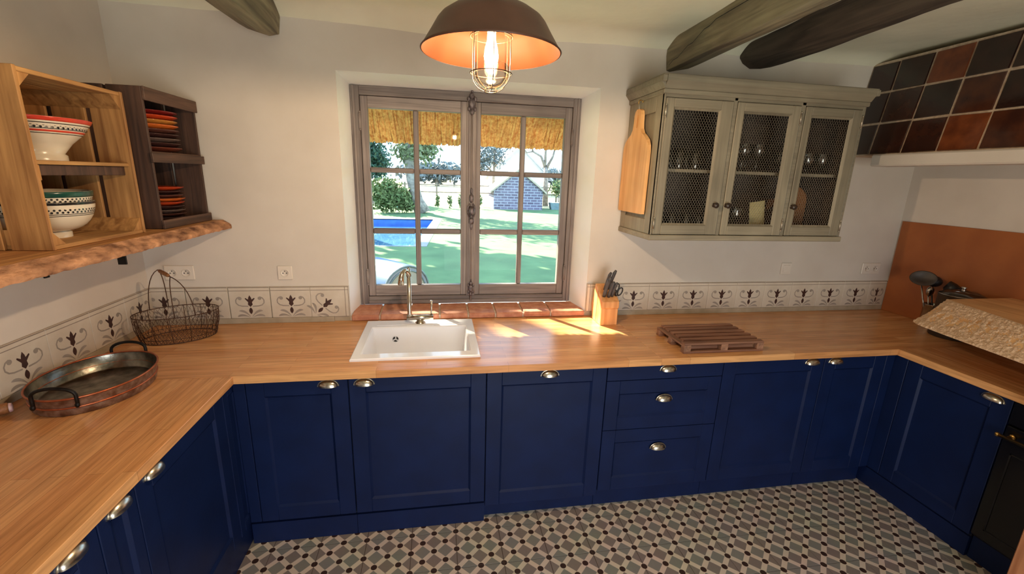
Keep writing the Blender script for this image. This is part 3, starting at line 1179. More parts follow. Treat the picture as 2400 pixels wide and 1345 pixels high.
def shr(r, d):
    return (r[0] + d, r[1] - d, r[2] + d, r[3] - d)


slv(m, ZC + .0005, ro, rz_ - .004, ro)
slv(m, rz_ - .004, ro, rz_, shr(ro, .004))
ringz(m, rz_, shr(ro, .004), shr(ri, -.006))
slv(m, rz_, shr(ri, -.006), rz_ - .006, ri)
slv(m, rz_ - .006, ri, .735, shr(ri, .022))
slv(m, .735, shr(ri, .022), .722, shr(ri, .045))
r_ = shr(ri, .045)
m.add([(r_[0], r_[2], .722), (r_[1], r_[2], .722), (r_[1], r_[3], .722), (r_[0], r_[3], .722)], [(0, 1, 2, 3)])
fixn(m.build('basin', 'ceramic', sk))
m = MB(); m.cbox(-.13, .03, -.170, -.166, rz_ - .001, rz_ + .003)
m.box(-.30, .2, -.150, -.147, rz_ - .001, rz_ + .002)
m.build('tap_ledge', 'ceramic', sk)
m = MB(); m.smooth = True
m.xf = Matrix.Translation((-.192, -.189, .853)) @ Matrix.Rotation(PI / 2, 4, 'X')
m.lathe([(.020, 0), (.020, .003), (.017, .004)], 20)
m.build('overflow_ring', 'ceramic', sk)
m = MB()
for k in range(3):
    a0 = PI / 2 + 2 * PI * k / 3 + .3
    pts = [(.005 * math.cos(a0), .005 * math.sin(a0))] + [(.0165 * math.cos(a0 + j * 1.5 / 6), .0165 * math.sin(a0 + j * 1.5 / 6)) for j in range(7)]
    m.add([(-.192 + p[0], -.1935, .853 + p[1]) for p in pts], [list(range(8))])
m.build('overflow_hole', 'black_hole', sk)
m = MB(); m.smooth = True
m.lathe([(.045, .7225), (.045, .7245), (.035, .7245), (.03, .7235), (.001, .7235)], 24, (-.05, -.37, 0))
m.build('drain', 'steel', sk)

tp = empty('kitchen_tap', (-.052, -.115, rz_), 'brushed nickel mixer tap at the back of the sink', 'tap')
m = MB(); m.smooth = True
m.lathe([(.030, .0005), (.030, .004), (.022, .008), (.019, .022)], 20, (-.052, -.115, rz_), cap1=True)
m.tube([(-.130, -.115, rz_ + .034), (.026, -.115, rz_ + .034)], [.0165, .0165], 14)
m.lathe([(.015, .015), (.015, .03)], 16, (-.052, -.115, rz_))
m.build('body', 'brushed_nickel', tp)
m = MB(); m.smooth = True
zt = rz_ + .034
m.tube([(-.113, -.115, zt), (-.113, -.115, zt + .02), (-.113, -.115, zt + .26)], [.016, .0135, .0125], 14)
m.tube([(-.113, -.115, zt + .255), (-.113, -.116, zt + .29)], [.015, .012], 12)
m.ball((-.113, -.116, zt + .296), .009, .009, .012)
m.build('column', 'brushed_nickel', tp)
m = MB(); m.smooth = True
m.tube(bez((-.113, -.115, zt + .262), (-.118, -.135, zt + .300), (-.14, -.175, zt + .315), (-.150, -.19, zt + .262), 10) + [(-.152, -.195, zt + .222)], [.012] * 8 + [.0135, .015, .016, .0175], 12)
m.build('spout', 'brushed_nickel', tp)
m = MB(); m.smooth = True
m.tube([(.014, -.115, zt + .01), (.016, -.116, zt + .05), (.017, -.118, zt + .098)], [.007, .0055, .005], 10)
m.ball((.017, -.118, zt + .100), .009, .009, .006)
m.build('lever', 'brushed_nickel', tp)

# ================================================================ live-edge shelf on the left wall
SZ1 = 1.515
sh = empty('wall_shelf', (-1.33, -.7, 1.475), 'live-edge oak shelf carrying two crates on the left wall', 'shelf')
m = MB()
ye = ys(60, -.006, -2.3)
top, bot = [], []
for y in ye:
    w = .012 * mnoise.noise(Vector((y * 2.5, 0, 4))) + .006 * mnoise.noise(Vector((y * 9, 0, 2)))
    top.append(-1.115 + w)
    bot.append(-1.075 + w + .010 * mnoise.noise(Vector((y * 6, 5, 2))))
n = len(ye)
vs = []
for i, y in enumerate(ye):
    vs += [(XL + .001, y, SZ1), (top[i], y, SZ1), (XL + .001, y, SZ1 - .042), (top[i] - .02, y, SZ1 - .042)]
fs = []
for i in range(n - 1):
    a = 4 * i
    b_ = a + 4
    fs += [(a, a + 1, b_ + 1, b_), (a + 2, b_ + 2, b_ + 3, a + 3), (a, b_, b_ + 2, a + 2), (a + 1, a + 3, b_ + 3, b_ + 1)]
fs += [(0, 2, 3, 1), (4 * n - 4, 4 * n - 3, 4 * n - 1, 4 * n - 2)]
m.add(vs, fs)
fixn(m.build('plank', 'shelf_oak', sh))
# bark edge, pitted
m = MB(); m.smooth = True
yy = ys(420, -.006, -2.3)
prof = 8
vs, fs = [], []
for i, y in enumerate(yy):
    t = i / (len(yy) - 1) * (n - 1)
    k = min(int(t), n - 2)
    f = t - k
    xt = top[k] * (1 - f) + top[k + 1] * f
    xb = bot[k] * (1 - f) + bot[k + 1] * f
    for j in range(prof):
        u = j / (prof - 1)
        x = xt + (xb - xt) * math.sin(u * PI * .62) * 1.0
        z = SZ1 + .0004 - .046 * u
        if 0 < j:
            x += .006 * mnoise.noise(Vector((y * 40, u * 5, 1))) + .003 * mnoise.noise(Vector((y * 120, u * 12, 6)))
            z += .003 * mnoise.noise(Vector((y * 30, u * 4, 8)))
        vs.append((x, y, z))
for i in range(len(yy) - 1):
    for j in range(prof - 1):
        a = i * prof + j
        fs.append((a, a + 1, a + prof + 1, a + prof))
m.add(vs, fs)
fixn(m.build('bark_edge', 'bark', sh))
for y in (-.62, -1.6):
    m = MB(); m.smooth = False
    m.cbox(-1.268, -1.236, y - .004, y + .004, 1.386, 1.4735, .001)
    m.cbox(XL + .001, -1.236, y - .012, y + .012, 1.467, 1.4735, .001)
    m.cbox(XL + .001, XL + .008, y - .012, y + .012, 1.33, 1.4735, .001)
    m.smooth = True
    m.tube(bez((XL + .006, y, 1.35), (-1.46, y, 1.36), (-1.36, y, 1.42), (-1.255, y, 1.462), 10), .006, 6)
    m.build('iron_bracket', 'iron_black', sh)

# ================================================================ crates
def board(parent, name, mt, x0, x1, y0, y1, z0, z1, c=.002):
    m = MB(); m.cbox(x0, x1, y0, y1, z0, z1, c)
    return m.build(name, mt, parent)


Y0, Y1, Z0, Z1 = -1.045, -.575, SZ1 + .0008, 2.072
XB, XF = -1.535, -1.170
cr = empty('wooden_crate', (-1.35, -.81, SZ1), 'pale wooden fruit crate standing on end with bowls inside', 'crate')
th = .013
for y0, y1 in ((Y0, Y0 + th), (Y1 - th, Y1)):
    board(cr, 'side_slat', 'crate_pale', -1.287, XF, y0, y1, Z0, Z1)
    board(cr, 'side_slat', 'crate_pale', -1.420, -1.306, y0, y1, Z0, Z1)
    board(cr, 'side_slat', 'crate_pale', XB + .012, -1.440, y0, y1, Z0, Z1)
for z0, z1 in ((Z0 + .0005, Z0 + .014), (Z1 - .016, Z1 - .002)):
    board(cr, 'end_board', 'crate_pale_y', -1.35, XF - .004, Y0 + th, Y1 - th, z0, z1)
    board(cr, 'end_board', 'crate_pale_y', XB + .012, -1.356, Y0 + th, Y1 - th, z0, z1)
nb = 4
bw = (Y1 - Y0) / nb
for k in range(nb):
    board(cr, 'back_slat', 'crate_pale', XB, XB + .011, Y0 + bw * k + .010, Y0 + bw * (k + 1) - .010, Z0, Z1)
for (ya, s) in ((Y0 + th, 1), (Y1 - th, -1)):
    for (za, t_) in ((Z0 + .0145, 1), (Z1 - .0165, -1)):
        m = MB()
        m.prism([(ya, za), (ya + s * .05, za), (ya + s * .014, za + t_ * .035), (ya, za + t_ * .05)], 'x', XB + .02, XF - .008)
        fixn(m.build('corner_block', 'crate_pale', cr))
board(cr, 'shelf', 'crate_pale_y', XB + .02, XF - .012, Y0 + th + .001, Y1 - th - .001, 1.787, 1.800)
board(cr, 'shelf_batten', 'crate_pale', XB + .02, XF - .016, Y0 + th + .001, Y0 + th + .026, 1.737, 1.7865)
board(cr, 'shelf_batten', 'crate_dark', XB + .02, XF - .03, Y0 + th + .03, Y1 - th - .001, 1.752, 1.7865)

Y0b, Y1b, Z1b = -.455, -.032, 2.118
cd = empty('wooden_crate', (-1.35, -.24, SZ1), 'dark stained wooden crate standing on end with stacked plates', 'crate')
for y0, y1 in ((Y0b, Y0b + .014), (Y1b - .014, Y1b)):
    board(cd, 'side_slat', 'crate_dark', -1.300, XF, y0, y1, Z0, Z1b)
    board(cd, 'side_slat', 'crate_dark', -1.43, -1.312, y0, y1, Z0, Z1b)
    board(cd, 'side_slat', 'crate_dark', XB + .012, -1.440, y0, y1, Z0, Z1b)
for z0, z1 in ((Z0 + .0005, Z0 + .014), (Z1b - .016, Z1b - .002)):
    board(cd, 'end_board', 'crate_dark_y', XB + .012, XF - .002, Y0b + .0145, Y1b - .0145, z0, z1)
bw = (Y1b - Y0b) / 3
for k in range(3):
    board(cd, 'back_slat', 'crate_dark', XB, XB + .011, Y0b + bw * k + .010, Y0b + bw * (k + 1) - .010, Z0, Z1b)
board(cd, 'shelf', 'crate_dark_y', XB + .02, XF - .003, Y0b + .015, Y1b - .015, 1.842, 1.855)
for z0, z1, ex in ((Z0, Z0 + .040, .004), (1.808, 1.848, .006), (Z1b - .055, Z1b, 0)):
    board(cd, 'front_rail', 'crate_dark_y', XF + .0005, XF + .012, Y0b - ex + (0 if ex < .005 else -.004), Y1b + ex, z0, z1)

# ---- bowls
def bowl(c, r, h, foot, rim_mats, label, rnd_=False):
    e = empty('bowl', c, label, 'bowl', 'painted bowls in the pale crate')
    P = [(foot, 0.0), (foot, .018), (foot * .92, .024), (r * .62, .024 + (h - .024) * .30), (r * .82, .024 + (h - .024) * .58), (r * .95, .024 + (h - .024) * .86), (r, h)]
    if rnd_:
        P = [(foot, 0.0), (foot, .018), (foot * .86, .024)] + [(foot * .86 + (r - foot * .86) * math.sin(PI / 2 * k / 8) ** .8, .024 + (h - .024) * (1 - math.cos(PI / 2 * k / 8)) ** .9) for k in range(1, 9)]
    m = MB(); m.smooth = True
    m.lathe(P, 40, c)
    inner = [(r, h), (r - .006, h)] + [(max(.001, (foot * .86 + (r - foot * .86) * math.sin(PI / 2 * k / 8) ** .8) - .008), .030 + (h - .030) * (1 - math.cos(PI / 2 * k / 8)) ** .9) for k in range(7, 0, -1)] + [(.001, .032)] if rnd_ else [(r, h), (r - .006, h), (r * .92 - .004, .024 + (h - .024) * .8), (r * .76, .024 + (h - .024) * .52), (r * .5, .032 + (h - .024) * .22), (.001, .036)]
    m.lathe(inner, 40, c)
    m.lathe([(foot, 0.0), (.001, 0.004)], 40, c)
    fixn(m.build('body', 'bowl_white', e))

    def rad(z):
        for (r0, z0), (r1, z1) in zip(P[2:], P[3:]):
            if z0 <= z <= z1:
                return r0 + (r1 - r0) * (z - z0) / (z1 - z0)
        return r
    for (z0, z1, mt, pr) in rim_mats:
        m = MB(); m.smooth = True
        zz = [z0 + (z1 - z0) * k / 3 for k in range(4)]
        m.lathe([(rad(z0) - .001, z0)] + [(rad(z) + pr, z) for z in zz] + [(rad(z1) - .001, z1)], 40, c)
        m.build('painted_band', mt, e)
    # row of little dark marks between the bands
    zb = h - .030
    m = MB()
    for k in range(64):
        a = 2 * PI * k / 64
        rr = rad(zb) + .0012
        for dz, da in ((.004, .0), (-.004, .05)):
            p = []
            for q in range(6):
                b2 = 2 * PI * q / 6
                p.append((c[0] + rr * math.cos(a + da + .026 * math.cos(b2)), c[1] + rr * math.sin(a + da + .026 * math.cos(b2)), c[2] + zb + dz + .0038 * math.sin(b2)))
            m.add(p, [list(range(6))])
    m.build('painted_marks', 'bowl_black', e)
    return e


bowl((-1.342, -.808, 1.8005), .166, .142, .085, [(.128, .1415, 'bowl_red', .0022), (.120, .1225, 'bowl_black', .0012), (.103, .105, 'bowl_black', .0012), (.094, .100, 'bowl_red', .0012), (.088, .090, 'bowl_black', .0012)],
     'cream footed bowl with red rim on the upper crate shelf')
bz = Z0 + .0145
bowl((-1.345, -.835, bz), .150, .130, .072, [(.121, .1295, 'bowl_black', .0022), (.088, .090, 'bowl_black', .0012), (.082, .084, 'bowl_black', .0012)],
     'cream footed bowl with black rim at the bottom of the pale crate', True)
bowl((-1.345, -.835, bz + .0385), .148, .128, .066, [(.108, .1275, 'bowl_green', .0025), (.084, .086, 'bowl_black', .0012), (.078, .080, 'bowl_black', .0012)],
     'green-rimmed bowl nested inside the lower cream bowl', True)

# ---- plates
def plate_mesh(r, h):
    m = MB(); m.smooth = True
    m.lathe([(.001, .001), (r * .55, 0), (r * .58, .003), (r * .78, .006), (r, h - .003), (r + .001, h - .001), (r - .001, h), (r - .006, h - .001), (r * .74, .0095), (r * .58, .0065), (.001, .006)], 36)
    return m


PL = {'dark red': (128, 34, 30), 'orange red': (206, 72, 34), 'orange': (222, 112, 46), 'amber': (206, 138, 62), 'dark brown': (70, 42, 38), 'brown': (96, 56, 46), 'rust': (122, 60, 44), 'grey brown': (110, 90, 82)}
for k, v in PL.items():
    mat('glaze_' + k.replace(' ', '_'), srgb(*v), srgb(*[int(q * .85) for q in v]), 30, 0.2, coat=0.2)
upper = ['rust', 'dark brown', 'grey brown', 'dark brown', 'brown', 'orange', 'amber', 'orange red', 'dark red']
lower = ['dark brown', 'brown', 'grey brown', 'dark brown', 'orange red', 'orange', 'brown', 'dark brown', 'orange red']
ordn = ['bottom', 'second lowest', 'third lowest', 'fourth lowest', 'middle', 'fourth highest', 'third highest', 'second highest', 'top']
for tag_, cols, z0, dz, r, yc in (('upper', upper, 1.8555, .0205, .122, -.205), ('lower', lower, Z0 + .0145, .0180, .108, -.215)):
    for k, c in enumerate(cols):
        m = plate_mesh(r + random.uniform(-.002, .002), dz + .0035)
        o = fixn(m.build('plate', 'glaze_' + c.replace(' ', '_')))
        o.location = (-1.305 + random.uniform(-.003, .003), yc + random.uniform(-.003, .003), z0 + dz * k)
        props(o, '%s glazed plate, %s of the %s stack in the dark crate' % (c, ordn[k], tag_), 'plate', 'stacked plates in the dark crate')

# ================================================================ oval tray
tc_ = (-1.298, -.812)
tr_ = empty('oval_tray', (tc_[0], tc_[1], ZC), 'oval galvanised metal tray with black handles and copper bands', 'tray')
c3 = (tc_[0], tc_[1], ZC + .0005)
sa, sb = .185, .228
rot = math.radians(4)
m = MB(); m.smooth = True
def oval(prof):
    return [(p[0], p[1]) for p in prof]
m.lathe([(.001, .004), (.90, .004), (.93, .008), (.985, .068)], 56, c3, sa, sb, rot=rot)
m.build('inner_pan', 'galvanised', tr_)
m = MB(); m.smooth = True
m.lathe([(.001, 0), (.935, 0), (.95, .004), (.962, .030)], 56, c3, sa, sb, rot=rot)
m.lathe([(.966, .036), (1.0, .070), (1.006, .072), (.985, .0695)], 56, c3, sa, sb, rot=rot)
m.build('outer_wall', 'tray_outside', tr_)
m = MB(); m.smooth = True
for z, k in ((.033, .968), (.071, 1.0)):
    m.tube([(c3[0] + k * (sa * math.cos(a) * math.cos(rot) - sb * math.sin(a) * math.sin(rot)), c3[1] + k * (sa * math.cos(a) * math.sin(rot) + sb * math.sin(a) * math.cos(rot)), c3[2] + z) for a in [2 * PI * i / 64 for i in range(64)]], .0038, 6, closed=True)
m.build('copper_band', 'copper', tr_)
for s in (1, -1):
    m = MB(); m.smooth = True
    def ep(a):
        x, y = sa * math.cos(a), sb * math.sin(a)
        return Vector((c3[0] + x * math.cos(rot) - y * math.sin(rot), c3[1] + x * math.sin(rot) + y * math.cos(rot), 0))
    a0, a1 = s * PI / 2 - .36, s * PI / 2 + .36
    A, B = ep(a0), ep(a1)
    out = Vector((0, s * .012, 0))
    A += out * .6; B += out * .6
    zb, zt_ = c3[2] + .040, c3[2] + .115
    m.tube([(A.x, A.y, zb), (A.x, A.y, zb + .03)] + bez((A.x, A.y, zb + .045), (A.x, A.y + s * .008, zt_ + .012), (B.x, B.y + s * .008, zt_ + .012), (B.x, B.y, zb + .045), 12) + [(B.x, B.y, zb + .03), (B.x, B.y, zb)], .0062, 8)
    for q in (A, B):
        m.ball((q.x, q.y + s * .003, zb + .006), .008, .006, .010)
    m.build('handle', 'iron_black', tr_)

# ================================================================ wire basket
bc = Vector((-1.305, -.215, ZC))
ba = math.radians(24)
def bp(a, k, z, A=.185, B=.128):
    x, y = A * k * math.cos(a), B * k * math.sin(a)
    return (bc.x + x * math.cos(ba) - y * math.sin(ba), bc.y + x * math.sin(ba) + y * math.cos(ba), z)
bk_ = empty('wire_basket', bc, 'rusty oval wire basket with wooden grip in the corner', 'basket')
zb, zr = ZC + .003, ZC + .142
m = MB(); m.smooth = True
m.tube([bp(2 * PI * i / 60, .88, zb) for i in range(60)], .0022, 6, closed=True)
m.tube([bp(2 * PI * i / 60, 1.0, zr) for i in range(60)], .0024, 6, closed=True)
m.tube([bp(2 * PI * i / 60, .90, zb + .022) for i in range(60)], .0015, 5, closed=True)
for i in range(14):
    a = 2 * PI * i / 14 + .1
    m.tube([bp(a, .88, zb), bp(a, .985, zb + .07), bp(a, 1.0, zr)], .0016, 5)
m.build('frame', 'rusty_wire', bk_)
m = MB()
rnd = random.Random(5)
nu, nr = 56, 6
for r in range(nr):
    z0 = zb + (zr - zb) * r / nr
    z1 = zb + (zr - zb) * (r + 1) / nr
    k0, k1 = .88 + .12 * (r / nr) ** .8, .88 + .12 * ((r + 1) / nr) ** .8
    for i in range(nu):
        a = 2 * PI * (i + .5 * (r % 2)) / nu
        d = 2 * PI * .5 / nu
        j = lambda: rnd.uniform(-.004, .004)
        for s in (-1, 1):
            p0 = Vector(bp(a, k0, z0)) + Vector((j(), j(), j() if r else 0))
            p1 = Vector(bp(a + s * d, k1, z1)) + Vector((j(), j(), j()))
            m.tube([p0, p1], .0008, 3, caps=False)
for i in range(26):
    t = -.85 + 1.7 * i / 25
    h = math.sqrt(max(0, .88 ** 2 - t * t))
    for sgn in (1, -1):
        p, q = (t, -h), (t + sgn * .28, h)
        P_ = [(bc.x + .185 * u * math.cos(ba) - .128 * v * math.sin(ba), bc.y + .185 * u * math.sin(ba) + .128 * v * math.cos(ba), zb) for u, v in (p, q) if True]
        if abs(q[0]) < .86:
            m.tube(P_, .0008, 3, caps=False)
props(m.build('wire_mesh', 'rusty_wire', bk_), kind='stuff')
m = MB(); m.smooth = True
gA, gB = Vector((-1.375, -.19, 1.272)), Vector((-1.28, -.265, 1.252))
for ends, g in (((bp(math.radians(103), 1, zr), bp(math.radians(130), 1, zr)), gA), ((bp(math.radians(270), 1, zr), bp(math.radians(297), 1, zr)), gB)):
    for e in ends:
        e = Vector(e)
        mid = Vector((e.x * .75 + g.x * .25, e.y * .9 + g.y * .1, (e.z + g.z) / 2 + .05))
        m.tube(bez(e, e + Vector((0, 0, .08)), Vector((mid.x, mid.y, g.z - .03)), g, 8), .0022, 6)
m.tube([gA, gB], .002, 6)
m.build('handle_wire', 'rusty_wire', bk_)
m = MB(); m.smooth = True
a_, b2 = gA.lerp(gB, .12), gA.lerp(gB, .88)
m.tube([gA.lerp(gB, t) for t in (.10, .2, .5, .8, .90)], [.006, .0095, .0105, .0095, .006], 10)
m.build('wooden_grip', 'grip_wood', bk_)

# ---- turned wooden thing with pale end at the left picture edge
pm = empty('pepper_mill', (-1.49, -1.0, ZC), 'wooden pepper mill lying by the tray, pale end showing', 'pepper mill')
ax = Vector((-.075, -.05, 0)).normalized()
e0 = Vector((-1.466, -.985, ZC + .026))
m = MB(); m.smooth = True
m.tube([e0, e0 + ax * .004, e0 + ax * .03, e0 + ax * .05, e0 + ax * .09], [.017, .020, .021, .018, .022], 16)
m.build('body', 'grip_wood', pm)
m = MB(); m.smooth = True
m.tube([e0 - ax * .010, e0 - ax * .008, e0 - ax * .0005], [.010, .0155, .017], 16)
m.build('end_knob', 'pink_end', pm)

# ================================================================ sockets
def socket(x, z, n, label, switch=False, wall_y=-.0005):
    w = .080 + .071 * (n - 1)
    e = empty('wall_switch' if switch else 'wall_socket', (x, wall_y, z), label, 'switch' if switch else 'socket')
    m = MB(); m.cbox(x - w / 2, x + w / 2, wall_y - .009, wall_y, z - .041, z + .041, .003)
    m.build('cover_plate', 'white_plastic', e)
    for k in range(n):
        cx = x + (k - (n - 1) / 2) * .071
        if switch:
            m = MB(); m.cbox(cx - .026, cx + .026, wall_y - .014, wall_y - .0085, z - .026, z + .026, .003)
            m.build('rocker', 'white_plastic', e)
            continue
        m = MB(); m.smooth = True
        m.xf = Matrix.Translation((cx, wall_y - .009, z)) @ Matrix.Rotation(PI / 2, 4, 'X')
        m.lathe([(.023, 0), (.023, .0022), (.0205, .0022), (.0195, .0006), (.001, .0006)], 24)
        m.build('socket_well', 'white_plastic', e)
        m = MB()
        for dx, dz, r in ((-.0095, -.001, .0034), (.0095, -.001, .0034), (0, .011, .0030)):
            m.add([(cx + dx + r * math.cos(2 * PI * q / 10), wall_y - .0105, z + dz + r * math.sin(2 * PI * q / 10)) for q in range(10)], [list(range(10))])
        m.build('pin_hole', 'black_hole', e)


socket(-1.374, 1.215, 2, 'white double socket above the wire basket')
socket(-.822, 1.212, 1, 'white single socket left of the window')
socket(2.485, 1.225, 1, 'white switch plate under the wall cabinet', True)
socket(3.19, 1.223, 2, 'white double socket beside the copper panel')

# ================================================================ wall cabinet
CX0, CX1, CY, CZ0, CZ1 = 1.213, 2.428, -.420, 1.478, 2.245
wc = empty('wall_cabinet', (1.82, -.21, CZ0), 'grey-green wall cabinet with three chicken-wire doors', 'cabinet')
WB = -.001
m = MB()
m.cbox(CX0 + .012, CX0 + .03, CY + .02, WB, CZ0 + .012, CZ1)       # side cores
m.cbox(CX1 - .02, CX1, CY + .02, WB, CZ0 + .012, CZ1)
m.cbox(CX0 + .012, CX1, CY + .02, WB, CZ1 - .02, CZ1)
m.build('carcass', 'cab_paint', wc)
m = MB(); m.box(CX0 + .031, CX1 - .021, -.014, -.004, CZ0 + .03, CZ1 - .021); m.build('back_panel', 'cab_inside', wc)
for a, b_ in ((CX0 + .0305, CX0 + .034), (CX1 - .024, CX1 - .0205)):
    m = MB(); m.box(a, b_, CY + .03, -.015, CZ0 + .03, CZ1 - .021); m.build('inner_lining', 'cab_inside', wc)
m = MB(); m.cbox(CX0 + .035, CX1 - .0245, CY + .06, -.015, 1.848, 1.866); m.build('shelf', 'cab_paint_x', wc)
m = MB(); m.cbox(CX0 + .012, CX1, CY + .02, WB, CZ0 + .012, CZ0 + .030); m.build('bottom_board', 'cab_paint_x', wc)
# panelled left side
m = MB()
m.cbox(CX0, CX0 + .0125, CY + .001, CY + .085, CZ0 + .03, CZ1); m.cbox(CX0, CX0 + .0125, -.06, WB, CZ0 + .03, CZ1)
m.cbox(CX0, CX0 + .0125, CY + .085, -.06, CZ1 - .09, CZ1); m.cbox(CX0, CX0 + .0125, CY + .085, -.06, CZ0 + .03, CZ0 + .11)
m.build('side_frame', 'cab_paint', wc)
# front face frame
m = MB()
for a, b_ in ((CX0, 1.224), (1.611, 1.633), (2.020, 2.046), (2.410, CX1)):
    m.cbox(a, b_, CY, CY + .02, CZ0 + .03, CZ1)
m.cbox(1.224, 2.410, CY, CY + .02, 2.218, CZ1); m.cbox(1.224, 2.410, CY, CY + .02, CZ0 + .03, 1.508)
m.build('face_frame', 'cab_paint_x', wc)
# base moulding and cornice
m = MB()
m.cbox(CX0 - .008, CX1 + .008, CY - .010, WB, CZ0, CZ0 + .030, .004)
m.build('base_moulding', 'cab_paint_x', wc)
m = MB()
m.cbox(CX0 - .010, CX1 + .010, CY - .010, WB, CZ1 - .012, CZ1 + .012, .004)
m.prism([(CY - .010, CZ1 + .012), (CY - .036, CZ1 + .045), (CY - .036, CZ1 + .072), (WB, CZ1 + .072), (WB, CZ1 + .012)], 'x', CX0 - .010, CX1 + .010)
m.cbox(CX0 - .034, CX0 - .0095, CY - .036, WB, CZ1 + .040, CZ1 + .072, .004); m.cbox(CX1 + .0095, CX1 + .034, CY - .036, WB, CZ1 + .040, CZ1 + .072, .004)
m.prism([(CX0 - .010, CZ1 + .012), (CX0 - .034, CZ1 + .042), (CX0 - .010, CZ1 + .042)], 'y', CY - .02, WB)
m.cbox(CX0 - .028, CX1 + .028, CY - .030, WB, CZ1 + .072, CZ1 + .078, .002)
fixn(m.build('cornice', 'cab_paint_x', wc))

DOORS = ((1.226, 1.609, 1.272, 1.541, 1), (1.635, 2.018, 1.676, 1.966, -1), (2.048, 2.408, 2.088, 2.350, -1))
for (dx0, dx1, gx0, gx1, kn) in DOORS:
    m = MB()
    z0, z1, g0, g1 = 1.511, 2.215, 1.563, 2.170
    yf, yb = CY - .004, CY + .016
    m.cbox(dx0, gx0, yf, yb, z0, z1); m.cbox(gx1, dx1, yf, yb, z0, z1)
    m.cur = 1
    m.cbox(gx0, gx1, yf, yb, g1, z1); m.cbox(gx0, gx1, yf, yb, z0, g0)
    d = m.build('door', ['cab_paint', 'cab_paint_x'], wc)
    m = MB()
    b_ = .010
    m.prism([(gx0, yf), (gx0 + b_, yf + .012), (gx0, yf + .012)], 'z', g0, g1); m.prism([(gx1, yf), (gx1, yf + .012), (gx1 - b_, yf + .012)], 'z', g0, g1)
    m.prism([(yf, g0), (yf + .012, g0), (yf + .012, g0 + b_)], 'x', gx0, gx1); m.prism([(yf, g1), (yf + .012, g1 - b_), (yf + .012, g1)], 'x', gx0, gx1)
    fixn(m.build('door_bead', 'cab_paint', d))
    # hexagonal wire netting
    m = MB()
    w, h = .0155, .0125
    yw = CY + .013
    rows = int((g1 - g0) / h) + 1
    cols = int((gx1 - gx0) / w) + 1

    def seg(p, q, r=.0009):
        if not (gx0 - .002 < p[0] < gx1 + .002 and gx0 - .002 < q[0] < gx1 + .002 and g0 - .002 < p[1] < g1 + .002 and g0 - .002 < q[1] < g1 + .002):
            return
        m.tube([(p[0], yw, p[1]), (q[0], yw, q[1])], r, 3, caps=False)
    for r in range(rows):
        for c in range(cols):
            x = gx0 + (c + .5 * (r % 2)) * w
            z = g0 + r * h
            seg((x, z), (x, z + h * .45), .0012)
            seg((x, z + h * .45), (x + w / 2, z + h))
            seg((x, z + h * .45), (x - w / 2, z + h))
    props(m.build('wire_netting', 'wire_zinc', d), kind='stuff')
    kx = {1.226: 1.574, 1.635: 1.647, 2.048: 2.064}[dx0]
    m = MB(); m.smooth = True
    m.xf = Matrix.Translation((kx, yf, 1.676)) @ Matrix.Rotation(PI / 2, 4, 'X')
    m.lathe([(.012, 0), (.010, .003), (.007, .006), (.007, .012), (.0145, .017), (.016, .023), (.012, .029), (.001, .031)], 20)
    m.build('knob', 'knob_dark', d)
    hx = dx0 - .001 if kn > 0 else dx1 + .001
    for z in (1.57, 2.15):
        m = MB(); m.smooth = True
        m.tube([(hx, yf - .003, z - .028), (hx, yf - .003, z + .028)], .005, 8)
        m.ball((hx, yf - .003, z + .031), .0045); m.ball((hx, yf - .003, z - .031), .0045)
        m.build('hinge', 'wire_zinc', d)

# ---- glassware in the cabinet
def goblet(h, r, stem):
    m = MB(); m.smooth = True
    P = [(r * .8, 0), (r * .8, .002), (.012, .006), (.005, .012), (.0045, stem), (.012, stem + .006), (r * .8, stem + .03), (r, stem + (h - stem) * .55), (r * .86, h)]
    m.lathe(P, 20)
    m.lathe([(r * .86, h), (r * .84, h), (r * .97, stem + (h - stem) * .55), (r * .76, stem + .031), (.001, stem + .010)], 20)
    return m.mesh('wine_glass', 'drink_glass')


def tumbler(h, r):
    m = MB(); m.smooth = True
    m.lathe([(.001, .001), (r * .82, .0005), (r * .86, .006), (r, h), (r - .002, h), (r * .84, .012), (.001, .010)], 20)
    return m.mesh('tumbler', 'drink_glass')


G1, G2, G3 = goblet(.150, .040, .060), goblet(.115, .044, .022), tumbler(.11, .036)
doorname = ['left', 'middle', 'right']
sz = 1.8665
cz = CZ0 + .0305
for k, x in enumerate((1.31, 1.40, 1.50)):
    for r, y in enumerate((-.30, -.19)):
        o = bpy.data.objects.new('tumbler', G3); COL.objects.link(o); o.location = (x + .01 * r, y, sz)
        props(o, 'clear tumbler, %s row, %s from left, upper shelf behind the left door' % (('front', 'rear')[r], ('first', 'second', 'third')[k]), 'glass', 'glassware in the wall cabinet')
for k, x in enumerate((1.70, 1.795, 1.89)):
    for r, y in enumerate((-.30, -.19)):
        o = bpy.data.objects.new('wine_glass', G1); COL.objects.link(o); o.location = (x + .012 * r, y, sz)
        props(o, 'stemmed glass, %s row, %s from left, upper shelf behind the middle door' % (('front', 'rear')[r], ('first', 'second', 'third')[k]), 'glass', 'glassware in the wall cabinet')
for k, x in enumerate((2.12, 2.22, 2.32)):
    for r, y in enumerate((-.30, -.19)):
        o = bpy.data.objects.new('wine_glass', G2); COL.objects.link(o); o.location = (x + .012 * r, y, sz)
        props(o, 'round short-stemmed glass, %s row, %s from left, behind the right door' % (('front', 'rear')[r], ('first', 'second', 'third')[k]), 'glass', 'glassware in the wall cabinet')
for k, x in enumerate((1.31, 1.395, 1.49, 1.575)):
    o = bpy.data.objects.new('tumbler', G3); COL.objects.link(o); o.location = (x, -.30, cz)
    props(o, 'clear tumbler, %s from the left, on the cabinet floor behind the left door' % ('first', 'second', 'third', 'fourth')[k], 'glass', 'glassware in the wall cabinet')
